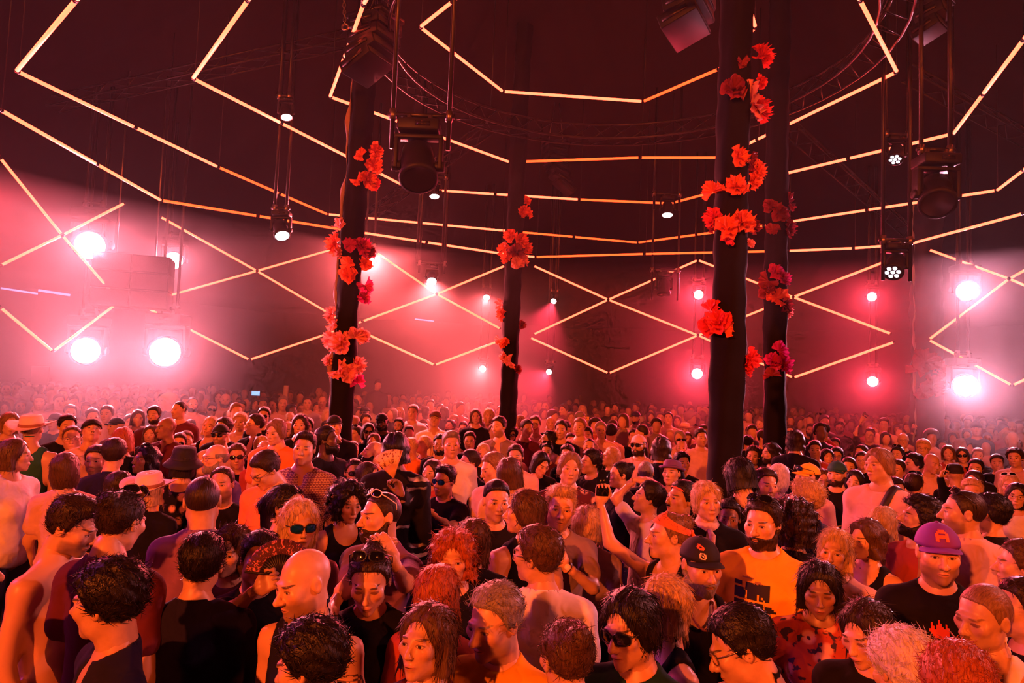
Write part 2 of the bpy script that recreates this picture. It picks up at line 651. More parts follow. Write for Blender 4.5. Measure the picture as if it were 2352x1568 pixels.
def flowers(pi, spec):
    base, t, half, y = POLES[pi]
    for (px, py, dia, col) in spec:
        N_FLOWER[0] += 1
        sd = N_FLOWER[0]
        rng = random.Random(sd)
        p = at_y(px, py, y)
        axis = base + t * p.z
        off = p.x - axis.x
        r = half + 0.02
        if abs(off) < r:
            yy = axis.y - math.sqrt(max(0.0, r * r - off * off))
            nrm = Vector((off / r * 0.9, -1 + abs(off) / r * 0.5, 0.15))
        else:
            yy = axis.y - 0.03
            nrm = Vector((math.copysign(0.75, off), -0.75, 0.15))
        p = at_y(px, py, yy)
        nrm = (nrm + Vector((rng.uniform(-.25, .25), rng.uniform(-.15, .15), rng.uniform(-.3, .3)))).normalized()
        rad = dia * yy / F_PX / 2
        V, q = flower_mesh(sd % 7, sd % 3 if sd % 3 < 2 else 0)
        M = align(nrm) @ Matrix.Rotation(rng.uniform(0, 6.28), 4, 'Z')
        V2 = (V * np.array([rad, rad * rng.uniform(.85, 1.1), rad])) @ np.array(M.to_3x3()).T
        cname, m = PAPERS[col]
        # its gathered stem sits on the sleeve
        stem_r = axis - p
        stem_r.z = 0
        back = stem_r.normalized() * max(0.0, stem_r.length - half * 0.9)
        o = obj('paper_flower', mesh_from('paper_flower', V2, q, m), None, p)
        MB().tube([Vector((0, 0, 0)), back * 0.5 + Vector((0, 0, -0.01)), back], 0.008, 5).build('stem', m, o)
        size = 'large ' if dia > 62 else ('small ' if dia < 42 else '')
        at = 'high on' if p.z > 4.2 else ('midway up' if p.z > 3.1 else 'low on')
        lab = f'{size}{cname} crinkled paper flower {at} the {POLE_NAMES[pi]}'
        lab = ' '.join(lab.split()[:16])
        tag(o, lab, 'paper flower', lab)


flowers(0, [(832, 358, 36, 'o'), (860, 347, 40, 'o'), (858, 380, 44, 'o'), (820, 412, 34, 'o'), (842, 415, 48, 'o'), (856, 420, 40, 'r'),
            (780, 522, 48, 'p'), (774, 560, 54, 'o'), (782, 580, 30, 'p'), (806, 562, 36, 'm'), (832, 568, 48, 'm'), (845, 580, 40, 'd'), (800, 605, 40, 'o'), (838, 607, 36, 'o'), (800, 632, 40, 'o'),
            (838, 655, 42, 'm'), (834, 685, 34, 'm'), (764, 722, 40, 'p'), (766, 745, 44, 'p'), (760, 780, 44, 'p'), (785, 790, 62, 'p'), (815, 775, 52, 'p'), (832, 772, 36, 'p'), (756, 828, 30, 'p'),
            (778, 850, 50, 'p'), (800, 855, 50, 'p'), (820, 840, 46, 'p'), (822, 880, 40, 'm')])
flowers(1, [(1208, 462, 24, 'o'), (1200, 485, 30, 'o'), (1212, 490, 28, 'o'), (1172, 542, 34, 'o'), (1195, 552, 40, 'o'), (1158, 572, 34, 'o'), (1206, 570, 36, 'o'), (1186, 578, 40, 'd'), (1200, 598, 32, 'p'), (1165, 592, 30, 'o'), (1188, 602, 34, 'p'),
            (1152, 700, 34, 'p'), (1154, 722, 30, 'o'), (1198, 746, 22, 'd'), (1150, 780, 30, 'p'), (1160, 788, 28, 'o'), (1158, 820, 26, 'p'), (1172, 830, 34, 'p'), (1188, 848, 22, 'd')])
flowers(2, [(1747, 130, 62, 'r'), (1704, 140, 34, 'd'), (1685, 205, 64, 'd'), (1744, 190, 36, 'r'), (1725, 235, 86, 'p'), (1740, 255, 66, 'r'),
            (1696, 362, 50, 'o'), (1722, 370, 48, 'd'), (1738, 392, 46, 'o'), (1730, 415, 40, 'o'), (1638, 440, 58, 'o'), (1690, 430, 56, 'o'), (1640, 500, 52, 'r'), (1640, 520, 36, 'd'), (1670, 525, 64, 'o'), (1702, 512, 66, 'o'), (1668, 555, 36, 'r'), (1722, 560, 24, 'p'), (1728, 520, 40, 'd'),
            (1632, 715, 56, 'r'), (1650, 740, 66, 'r'), (1628, 748, 50, 'r'), (1662, 758, 46, 'o'), (1720, 825, 52, 'r'), (1712, 850, 36, 'r')])
flowers(3, [(1812, 465, 44, 'd'), (1768, 472, 34, 'd'), (1790, 490, 44, 'd'), (1775, 528, 34, 'd'), (1808, 525, 44, 'd'), (1780, 625, 40, 'm'), (1765, 645, 48, 'd'), (1798, 640, 38, 'm'), (1762, 668, 40, 'd'), (1785, 685, 52, 'o'), (1800, 700, 44, 'd'), (1808, 715, 30, 'p'), (1788, 806, 48, 'm'), (1775, 830, 44, 'm'), (1798, 838, 48, 'm'), (1772, 862, 40, 'd')])
flowers(4, [(2125, 830, 58, 'd'), (2150, 845, 50, 'd'), (2108, 852, 44, 'd'), (2140, 885, 52, 'd'), (2155, 888, 40, 'p'), (2118, 900, 40, 'd')])

# ================================================================== LAMPS AND RIGGING
LENS = mat('lit white lens', (0.9, 0.9, 0.95), 0.3, emit=(1.0, 0.93, 1.0), strength=12.0)
LENSWARM = mat('lit small led cells', (0.9, 0.9, 0.95), 0.3, emit=(0.95, 0.85, 1.0), strength=5.0)
GLASS = mat('dark lens glass', (0.02, 0.015, 0.02), 0.08)


def moving_head(px, py, y, size, aim, label, lit=True, power=220, cone=34, color=(1.0, 0.045, 0.085), tubes_px=None, bar_dy=-45, rad=0.06, cells=False, tube_drop=0.25, facecol=None):
    """a lamp on a yoke under its base box; size is the head length in metres; aim is a point it faces"""
    p = at_y(px, py, y)
    root = empty('moving_head_lamp', p)
    tag(root, label, 'stage lamp')
    aim = Vector(aim)
    d = (aim - p).normalized()
    s = size
    M = align(d)
    head = MB()
    head.lathe([(0.0, -0.62 * s), (0.2 * s, -0.6 * s), (0.32 * s, -0.45 * s), (0.36 * s, -0.1 * s), (0.34 * s, 0.12 * s), (0.40 * s, 0.3 * s), (0.40 * s, 0.40 * s), (0.34 * s, 0.41 * s)], 24, M)
    h = head.build('lamp_head', RIGPAINT, root)
    MB().lathe([(0.0, 0.39 * s), (0.34 * s, 0.39 * s)], 24, M).build('lens', GLASS if (not lit or cells) else LENS, h)
    if cells:
        b = MB()
        for k in range(7):
            a = 2 * PI * k / 6
            r = 0 if k == 6 else 0.21 * s
            Mc = M @ Matrix.Translation((r * math.cos(a), r * math.sin(a), 0.0))
            b.lathe([(0.0, 0.405 * s), (0.085 * s, 0.40 * s)], 10, Mc)
        b.build('led_cells', LENSWARM, h)
    # yoke arms reach up to the base box
    w = 0.46 * s
    yk = MB()
    for sx in (-1, 1):
        yk.box((sx * w, 0, 0.26 * s), (0.09 * s, 0.26 * s, 0.66 * s))
        yk.tube([(sx * w * 0.75, 0, 0), (sx * (w + 0.09 * s), 0, 0)], 0.11 * s, 12)
    yk.box((0, 0, 0.60 * s), (2 * w + 0.08 * s, 0.28 * s, 0.09 * s))
    yk.build('yoke', RIGPAINT, root, smooth=False, bevel=0.01)
    bx = MB()
    bx.box((0, 0, 0.80 * s), (0.86 * s, 0.62 * s, 0.26 * s))
    base = bx.build('base_box', RIGPAINT, root, smooth=False, bevel=0.02)
    MB().box((0.1 * s, -0.315 * s, 0.80 * s), (0.3 * s, 0.01, 0.1 * s)).build('display', GLASS, base, smooth=False)
    barz = 1.08 * s
    for sx in (-1, 1):
        MB().box((sx * 0.22 * s, 0, 0.98 * s), (0.09 * s, 0.12 * s, 0.2 * s)).build('clamp', STEEL, root, smooth=False)
    if tubes_px:
        xs = []
        for tx in tubes_px:
            q = at_y(tx, py, y)
            xs.append(q.x - p.x)
        MB().tube([(min(xs) - 0.05, 0, barz), (max(xs) + 0.05, 0, barz)], 0.024, 8).build('cross_bar', RIG, root)
        top = roof_z(p.x, p.y) - p.z - 0.3
        for x in xs:
            MB().tube([(x, 0.0, barz - tube_drop), (x, 0.0, top)], 0.024, 8).build('drop_tube', RIG, root)
            MB().tube([(x, 0.0, barz - 0.05), (x, 0.0, barz + 0.05)], 0.036, 8).build('coupler', STEEL, root)
    if lit:
        l = bpy.data.lights.new('lamp_light', 'SPOT')
        l.energy = power
        l.color = color
        l.spot_size = math.radians(cone)
        l.spot_blend = 0.6
        l.shadow_soft_size = 0.10 * s if rad is None else rad
        o = bpy.data.objects.new('lamp_light', l)
        COL.objects.link(o)
        o.parent = root
        o.location = d * (0.43 * s)
        o.rotation_euler = d.to_track_quat('-Z', 'Y').to_euler()
    return root


def toward(px, py, y, z):
    p = at_y(px, py, y)
    p.z = z
    return p


# hanging lamps in their tube frames
moving_head(960, 382, 6.4, 0.46, at_y(965, 520, 6.0), 'large unlit moving head lamp in a frame of two drop tubes beside the slender pole', lit=False, tubes_px=(897, 1027), tube_drop=0.33)
moving_head(2150, 448, 7.2, 0.46, at_y(2170, 560, 6.6), 'large unlit moving head lamp tilted in its drop-tube frame near the hazy column', lit=False, tubes_px=(2116, 2183), tube_drop=0.5)
moving_head(657, 258, 9.5, 0.22, toward(740, 700, 8.2, 1.5), 'small lit lamp on drop tubes among the upper sloping light tubes', power=260, cone=30, tubes_px=(640, 662))
moving_head(645, 528, 10.0, 0.30, toward(800, 900, 8.2, 1.0), 'small lit lamp on drop tubes in front of the pink haze', power=260, cone=34, tubes_px=(628, 655))
moving_head(998, 440, 12.5, 0.26, toward(1000, 900, 11.0, 0.5), 'small lit lamp pointing down beneath the large unlit moving head', power=380, cone=30, tubes_px=(965, 1023), tube_drop=1.6)
moving_head(1533, 482, 12.5, 0.28, toward(1530, 900, 11.0, 0.5), 'small lit lamp pointing down left of the thick pole', power=200, cone=34, tubes_px=(1502, 1560), tube_drop=0.3)
moving_head(2058, 355, 9.0, 0.26, toward(1900, 900, 6.5, 1.0), 'lamp with seven small lit cells above the tilted moving head', power=60, cone=30, tubes_px=(2035, 2086), cells=True)
moving_head(2055, 612, 8.2, 0.30, toward(1850, 950, 6.0, 1.0), 'lamp with seven small lit cells in a drop-tube frame above the hazy column', power=60, cone=30, tubes_px=(2028, 2090), cells=True, tube_drop=0.5)
moving_head(1525, 662, 13.5, 0.34, toward(1530, 900, 13.0, 0.5), 'unlit far moving head lamp between drop tubes left of the thick pole', lit=False, tubes_px=(1497, 1557), tube_drop=0.6)

# bright washes that face the dance floor from around the tent
B = 'bright white wash lamp '
moving_head(210, 562, 11.5, 0.66, (-1.5, 0.5, 1.8), B + 'behind the crossing of the zigzag tubes, over the hazy speaker hang', power=1399, cone=108, color=(1.0, 0.19, 0.27), tubes_px=(190, 230))
moving_head(400, 598, 13.0, 0.46, (-1.0, 0.5, 2.2), B + 'peeping past the hazy speaker hang', power=869, cone=108, color=(1.0, 0.19, 0.27), tubes_px=(388, 412))
moving_head(200, 805, 11.5, 0.62, (-1.5, 0.5, 2.2), B + 'low beside the lowest corner of the zigzag diamond', power=1399, cone=108, color=(1.0, 0.19, 0.27), tubes_px=(184, 216))
moving_head(382, 808, 11.8, 0.70, (-1.2, 0.5, 2.2), B + 'low below the hazy speaker hang', power=1659, cone=108, color=(1.0, 0.19, 0.27), tubes_px=(364, 400))
moving_head(846, 600, 13.0, 0.30, (1.2, 0.5, 2.0), B + 'half hidden behind the slender pole', power=4282, color=(1.0, 0.11, 0.12), cone=108, tubes_px=(838, 858))
moving_head(992, 638, 13.0, 0.26, toward(985, 930, 9.5, 0.5), B + 'above the zigzag crossing between the poles', power=3065, color=(1.0, 0.11, 0.12), cone=90, tubes_px=(962, 1020), tube_drop=0.2)
moving_head(1118, 680, 16.5, 0.22, toward(1040, 900, 10.0, 0.5), B + 'upper one just left of the farthest flower pole', power=2179, color=(1.0, 0.11, 0.12), cone=70, tubes_px=(1110, 1126))
moving_head(1110, 845, 16.5, 0.22, toward(960, 930, 10.0, 1.0), B + 'lower one just left of the farthest flower pole', power=2294, color=(1.0, 0.11, 0.12), cone=70, tubes_px=(1102, 1118))
moving_head(1273, 688, 15.5, 0.19, toward(1130, 860, 11.0, 1.0), B + 'upper one just right of the farthest flower pole', power=1450, cone=46, tubes_px=(1266, 1280))
moving_head(1263, 852, 15.5, 0.19, toward(1080, 950, 11.0, 1.2), B + 'lower one just right of the farthest flower pole', power=1450, cone=46, tubes_px=(1256, 1270))
moving_head(1605, 675, 14.5, 0.28, toward(1500, 900, 6.0, 1.8), B + 'upper one close left of the thick pole', power=1168, cone=90, tubes_px=(1595, 1615))
moving_head(1602, 857, 14.5, 0.32, toward(1450, 930, 6.0, 1.8), B + 'lower one close left of the thick pole', power=1436, cone=90, tubes_px=(1592, 1612))
moving_head(2003, 680, 14.0, 0.26, toward(1850, 850, 5.0, 1.6), B + 'upper one left of the hazy column', power=977, cone=80, tubes_px=(1995, 2011))
moving_head(2005, 875, 14.0, 0.30, toward(1850, 940, 5.0, 1.6), B + 'lower one left of the hazy column', power=1052, cone=80, tubes_px=(1997, 2013))
moving_head(2217, 667, 12.0, 0.48, (2.5, 0.5, 2.0), B + 'upper one right of the hazy column', power=1234, cone=92, color=(1.0, 0.32, 0.46), tubes_px=(2205, 2229))
moving_head(2212, 885, 12.0, 0.52, (2.5, 0.5, 2.0), B + 'lower one right of the hazy column', power=1587, cone=92, color=(1.0, 0.32, 0.46), tubes_px=(2200, 2224))

moving_head(-150, 430, 9.5, 0.60, (-1.0, 2.0, 2.2), B + 'beyond the outermost ceiling tubes', power=1386, cone=92, color=(1.0, 0.03, 0.05), tubes_px=(-170, -130))

# ------------------------------------------------------------------ loudspeaker hangs
GRILLE = mat('speaker grille', (0.03, 0.018, 0.022), 0.6, bump=0.6, nscale=120)


def line_array(px, py, y, n, w, h, dep, yaw, curve, label, tilt0=0.0):
    p = at_y(px, py, y)
    root = empty('speaker_array', p)
    root.rotation_euler = (0, 0, math.radians(yaw))
    tag(root, label, 'loudspeaker')
    a, c = tilt0, Vector((0, 0, 0))
    for k in range(n):
        o = MB().box((0, 0, 0), (w, dep, h * 0.95)).build('speaker_cabinet', RIGPAINT, root, smooth=False, bevel=0.012)
        o.location = c
        o.rotation_euler = (-a, 0, 0)
        g = MB().box((0, -dep / 2 - 0.004, 0), (w * 0.92, 0.012, h * 0.8)).build('grille', GRILLE, o, smooth=False)
        for sx in (-1, 1):
            MB().box((sx * (w / 2 + 0.006), 0.02, 0), (0.014, dep * 0.7, h * 0.3)).build('side_plate', RIG, o, smooth=False)
        step = Vector((0, math.sin(-a) * -h, -h * math.cos(a)))
        a2 = a + curve
        c = c + Vector((0, (math.sin(a) + math.sin(a2)) / 2 * h, -(math.cos(a) + math.cos(a2)) / 2 * h))
        a = a2
    MB().box((0, 0, h * 0.62), (w * 0.9, dep * 1.2, 0.06)).build('flying_frame', RIG, root, smooth=False)
    pr = roof_z(p.x, p.y) - p.z - 0.1
    for yy in (-dep * 0.4, dep * 0.4):
        MB().tube([(0, yy, h * 0.62), (0, yy * 0.3, max(pr, h * 0.9))], 0.012, 6).build('chain', STEEL, root)
    return root


line_array(862, 62, 7.8, 4, 0.46, 0.155, 0.44, 62, 0.15, 'curved black loudspeaker array hanging over the slender pole', 0.0)
line_array(1276, 345, 13.5, 6, 0.32, 0.15, 0.42, -70, 0.12, 'far curved loudspeaker array right of the farthest flower pole')
line_array(1585, -10, 7.4, 3, 0.62, 0.17, 0.42, 60, 0.18, 'black loudspeaker cabinets hanging high left of the thick pole top')
line_array(2150, -30, 7.5, 4, 0.30, 0.16, 0.3, 40, 0.12, 'small loudspeaker array hanging high above the tilted moving head')


def speaker_hang():
    p = at_y(312, 588, 11.6)
    root = empty('speaker_hang', p)
    root.rotation_euler = (0, 0, math.radians(18))
    tag(root, 'big block of hanging subwoofers veiled in pink haze', 'loudspeaker')
    for r in range(3):
        for c in range(2):
            o = MB().box(((c - 0.5) * 0.58, 0.0, -0.16 - r * 0.30), (0.575, 0.6, 0.292)).build('subwoofer_cabinet', RIGPAINT, root, smooth=False, bevel=0.01)
            MB().box(((c - 0.5) * 0.58, -0.303, -0.16 - r * 0.30), (0.53, 0.012, 0.25)).build('grille', GRILLE, o, smooth=False)
    for sx in (-0.3, 0.3):
        MB().tube([(sx, 0, 0), (sx, 0, roof_z(p.x, p.y) - p.z - 0.1)], 0.014, 6).build('chain', STEEL, root)


speaker_hang()


def hoist_chain():
    p = at_y(793, 62, 7.6)
    root = empty('hoist_chain', p)
    tag(root, 'loose red-lit hoist chain with ring hanging by the speaker array', 'chain')
    MB().tube([Vector((0.036 * math.cos(a), 0, 0.036 * math.sin(a))) for a in np.linspace(0, 2 * PI, 17)], 0.012, 6, False).build('ring', STEEL, root)
    k, z = 0, 0.05
    while z < 0.62:
        b = MB()
        pts = []
        for a in np.linspace(0, 2 * PI, 13):
            u, w = 0.016 * math.cos(a), 0.03 * math.sin(a)
            x = -0.06 * math.sin(z * 4) * 0.5
            pts.append(Vector((x + (u if k % 2 else 0), (0 if k % 2 else u), z + w)))
        b.tube(pts, 0.006, 5, False).build('chain_link', STEEL, root)
        z += 0.042
        k += 1


hoist_chain()

# ------------------------------------------------------------------ small things at the far side
def far_bits():
    p = at_y(92, 862, 13.5)
    r = empty('notice_board', (p.x, p.y, 0))
    tag(r, 'square dark board on a post above the hazy far crowd', 'board')
    MB().box((0, 0, p.z), (0.34, 0.04, 0.36)).build('board_panel', mat('board face', (0.16, 0.06, 0.08), 0.7), r, smooth=False, bevel=0.008)
    MB().tube([(0, 0.03, 0), (0, 0.03, p.z)], 0.025, 8).build('post', RIG, r)
    p = at_y(588, 903, 14.5)
    r = empty('bar_screen', (p.x, p.y, 0))
    tag(r, 'small lit blue screen on a stand above far heads', 'screen')
    MB().box((0, 0, p.z), (0.20, 0.04, 0.12)).build('screen_case', RIGPAINT, r, smooth=False)
    MB().box((0, -0.022, p.z), (0.17, 0.006, 0.09)).build('display', mat('blue screen', (0.1, 0.2, 0.3), 0.3, emit=(0.25, 0.55, 1.0), strength=1.6), r, smooth=False)
    MB().tube([(0, 0.03, 0), (0, 0.03, p.z)], 0.02, 8).build('stand', RIG, r)
    p = at_y(658, 885, 15.0)
    r = empty('far_post', (p.x, p.y, 0))
    tag(r, 'pale square post standing behind the hazy crowd', 'post')
    MB().box((0, 0, p.z / 2), (0.09, 0.09, p.z)).build('shaft', mat('pale post', (0.5, 0.42, 0.45), 0.6), r, smooth=False, bevel=0.006)
    MB().box((0, 0, 0.02), (0.3, 0.3, 0.04)).build('base_plate', STEEL, r, smooth=False)
    # gaps in the far tent wall through which blue evening light shows
    sky = mat('evening sky gap', (0.1, 0.12, 0.2), 0.5, emit=(0.35, 0.5, 1.0), strength=1.6)
    for i, (px, py, w, h) in enumerate(((1562, 683, 0.75, 0.25), (1550, 712, 0.6, 0.22), (975, 735, 0.9, 0.06), (45, 668, 1.1, 0.06), (125, 672, 1.0, 0.08))):
        d = ray(px, py)
        q = at_y(px, py, 10)
        # on the tent wall circle
        o_ = CAM - TC
        a_ = d.x ** 2 + d.y ** 2
        b_ = 2 * (o_.x * d.x + o_.y * d.y)
        c_ = o_.x ** 2 + o_.y ** 2 - (TR - 0.4) ** 2
        tt = (-b_ + math.sqrt(b_ * b_ - 4 * a_ * c_)) / (2 * a_)
        q = CAM + d * tt
        f = MB().box((0, 0, 0), (w, 0.05, h)).build(f'window_{i + 1}', sky, smooth=False)
        f.location = q
        f.rotation_euler = (0, 0.06, math.atan2(q.y - TC.y, q.x - TC.x) - PI / 2)
        tag(f, kind='structure')


far_bits()

# ================================================================== FIGURES: distance fields turned into meshes
def grid(lo, hi, h):
    ax = [np.arange(lo[i] - h, hi[i] + 2 * h, h, dtype=np.float32) for i in range(3)]
    return (ax[0][:, None, None], ax[1][None, :, None], ax[2][None, None, :]), np.array([a[0] for a in ax], dtype=np.float32)


def g_ell(P, c, r):
    x, y, z = (P[0] - c[0]), (P[1] - c[1]), (P[2] - c[2])
    k0 = np.sqrt((x / r[0]) ** 2 + (y / r[1]) ** 2 + (z / r[2]) ** 2)
    k1 = np.sqrt((x / r[0] ** 2) ** 2 + (y / r[1] ** 2) ** 2 + (z / r[2] ** 2) ** 2) + 1e-9
    return k0 * (k0 - 1) / k1


def g_sph(P, c, r):
    return np.sqrt((P[0] - c[0]) ** 2 + (P[1] - c[1]) ** 2 + (P[2] - c[2]) ** 2) - r


def g_cap(P, a, b, ra, rb):
    a = np.array(a, dtype=np.float32)
    ab = np.array(b, dtype=np.float32) - a
    L = float(ab @ ab) + 1e-9
    x, y, z = P[0] - a[0], P[1] - a[1], P[2] - a[2]
    t = np.clip((x * ab[0] + y * ab[1] + z * ab[2]) / L, 0, 1)
    return np.sqrt((x - ab[0] * t) ** 2 + (y - ab[1] * t) ** 2 + (z - ab[2] * t) ** 2) - (ra + (rb - ra) * t)


def g_box(P, c, s, r):
    q = [np.abs(P[i] - c[i]) - s[i] + r for i in range(3)]
    o = np.sqrt(sum(np.maximum(k, 0) ** 2 for k in q))
    return o + np.minimum(np.maximum(np.maximum(q[0], q[1]), q[2]), 0) - r


def smin(a, b, k):
    h = np.maximum(k - np.abs(a - b), 0) / k
    return np.minimum(a, b) - h * h * k * 0.25


def smax(a, b, k):
    return -smin(-a, -b, k)


_CORN = np.array([[i, j, k] for i in (0, 1) for j in (0, 1) for k in (0, 1)])
_EDGE = [(a, b) for a in range(8) for b in range(a + 1, 8) if np.abs(_CORN[a] - _CORN[b]).sum() == 1]


def surface(D, o, h):
    """naive surface nets: vertices and quads of the zero level"""
    S = D < 0
    nx, ny, nz = D.shape
    c = np.zeros((nx - 1, ny - 1, nz - 1), dtype=np.uint8)
    for i, j, k in _CORN:
        c += S[i:nx - 1 + i, j:ny - 1 + j, k:nz - 1 + k]
    idx = np.argwhere((c > 0) & (c < 8))
    if len(idx) == 0:
        return np.zeros((0, 3)), np.zeros((0, 4), int)
    vid = -np.ones(c.shape, dtype=np.int32)
    vid[idx[:, 0], idx[:, 1], idx[:, 2]] = np.arange(len(idx))
    vals = np.stack([D[idx[:, 0] + a, idx[:, 1] + b, idx[:, 2] + e] for a, b, e in _CORN], 1)
    acc = np.zeros((len(idx), 3))
    cnt = np.zeros(len(idx))
    for a, b in _EDGE:
        va, vb = vals[:, a], vals[:, b]
        m = (va < 0) != (vb < 0)
        t = np.where(m, va / np.where(m, va - vb, 1), 0)
        p = _CORN[a] + (_CORN[b] - _CORN[a]) * t[:, None]
        acc += p * m[:, None]
        cnt += m
    V = (idx + acc / cnt[:, None]) * h + o
    F = []
    for ax in range(3):
        u, w = (ax + 1) % 3, (ax + 2) % 3
        n = [nx, ny, nz]
        s0 = [slice(0, n[i]) for i in range(3)]
        s1 = list(s0)
        s0[ax] = slice(0, n[ax] - 1)
        s1[ax] = slice(1, n[ax])
        A, Bm = S[tuple(s0)], S[tuple(s1)]
        e = np.argwhere(A != Bm)
        e = e[(e[:, u] > 0) & (e[:, w] > 0) & (e[:, u] < n[u] - 1) & (e[:, w] < n[w] - 1)]
        ins = A[e[:, 0], e[:, 1], e[:, 2]]

        def cell(du, dw):
            q = e.copy()
            q[:, u] -= du
            q[:, w] -= dw
            return vid[q[:, 0], q[:, 1], q[:, 2]]
        q = np.stack([cell(1, 1), cell(0, 1), cell(0, 0), cell(1, 0)], 1)
        q[~ins] = q[~ins][:, ::-1]
        F.append(q)
    F = np.concatenate(F)
    return V, F[(F >= 0).all(1)]


def relax(V, F, n=2, lam=.5):
    """even out the steps of the grid"""
    a = F.ravel()
    b = np.roll(F, -1, axis=1).ravel()
    cnt = np.bincount(a, minlength=len(V)) + np.bincount(b, minlength=len(V))
    cnt = np.maximum(cnt, 1)[:, None]
    for _ in range(n):
        S = np.stack([np.bincount(a, V[b, k], len(V)) + np.bincount(b, V[a, k], len(V)) for k in range(3)], 1)
        V = V + lam * (S / cnt - V)
    return V, F


def bumps(P, f, seed=0, sx=1.0, sy=1.0, sz=1.0):
    r = np.random.RandomState(seed)
    out = 0
    for i in range(4):
        k = r.normal(size=3)
        k = k / np.linalg.norm(k) * f * (0.7 + 0.6 * r.rand())
        out = out + np.sin(P[0] * k[0] * sx + P[1] * k[1] * sy + P[2] * k[2] * sz + r.rand() * 6.28)
    return out / 4


# ------------------------------------------------------------------ head, face looking along -Y, crown at z = .118, chin at z = -.118
HEADTYPE = {  # jaw width, jaw depth, brow, nose, neck, cheek, chin z
    'm': dict(jw=.060, brow=.013, nose=1.0, neck=.054, cheek=.020, chin=.021, jc=.022),
    'b': dict(jw=.065, brow=.014, nose=1.12, neck=.061, cheek=.023, chin=.023, jc=.027),
    'f': dict(jw=.055, brow=.009, nose=.82, neck=.044, cheek=.020, chin=.016, jc=.015),
}


def cranium(P):
    return g_ell(P, (0, .018, .030), (.0755, .096, .088))


def head_field(P, t):
    p = HEADTYPE[t]
    D = cranium(P)
    D = smin(D, g_ell(P, (0, -.026, -.035), (p['jw'], .066, .080)), .03)
    D = smin(D, g_sph(P, (0, -.071, -.096), p['chin']), .028)
    for s in (-1, 1):
        D = smin(D, g_sph(P, (s * .043, -.012, -.068), p['jc']), .03)
        D = smin(D, g_sph(P, (s * .044, -.062, -.014), p['cheek']), .022)
    D = smin(D, g_ell(P, (0, -.082, .024), (.047, p['brow'], .011)), .016)
    for s in (-1, 1):
        D = smax(D, -g_ell(P, (s * .0315, -.101, .003), (.019, .017, .012)), .012)
        D = smin(D, g_ell(P, (s * .0315, -.0765, .004), (.0145, .0125, .0105)), .004)
    n = p['nose']
    D = smin(D, g_cap(P, (0, -.086, .014), (0, -.092 - .019 * n, -.026), .0075, .0105 * n), .012)
    D = smin(D, g_sph(P, (0, -.094 - .019 * n, -.030), .0115 * n), .008)
    for s in (-1, 1):
        D = smin(D, g_sph(P, (s * .0125 * n, -.100, -.033), .0088 * n), .007)
    D = smin(D, g_ell(P, (0, -.088, -.0585), (.023, .012, .0062)), .006)
    D = smin(D, g_ell(P, (0, -.086, -.0695), (.019, .012, .0068)), .006)
    D = smax(D, -g_cap(P, (-.021, -.1005, -.0637), (.021, -.1005, -.0637), .0028, .0028), .004)
    for s in (-1, 1):
        e = g_ell(P, (s * .0785, .014, -.002), (.0095, .0195, .0315))
        e = smax(e, -g_ell(P, (s * .0875, .010, .001), (.0075, .011, .020)), .004)
        D = smin(D, e, .007)
    D = smin(D, g_cap(P, (0, .022, -.05), (0, .036, -.215), p['neck'], p['neck'] * 1.06), .024)
    return smax(D, -.205 - P[2], .01)


HAIRLINE_Y = np.array([-.125, -.085, -.062, -.046, -.030, -.012, .004, .028, .046, .13], dtype=np.float32)
HAIRLINE_Z = {'n': np.array([.094, .086, .079, .071, .038, -.006, -.014, .000, -.050, -.062], dtype=np.float32),
              'rec': np.array([.125, .118, .104, .092, .060, .002, -.010, .000, -.050, -.060], dtype=np.float32),
              'fade': np.array([.094, .086, .080, .074, .058, .030, .022, .020, .004, -.01], dtype=np.float32),
              'ring': np.array([.200, .200, .140, .090, .020, -.006, -.012, .000, -.050, -.060], dtype=np.float32)}


def hairline(P, kind='n'):
    return np.interp(P[1].ravel(), HAIRLINE_Y, HAIRLINE_Z[kind]).astype(np.float32)[None, :, None] - P[2]


HAIR_LO = {'sh': ((-.10, -.12, -.08), (.10, .14, .15))}


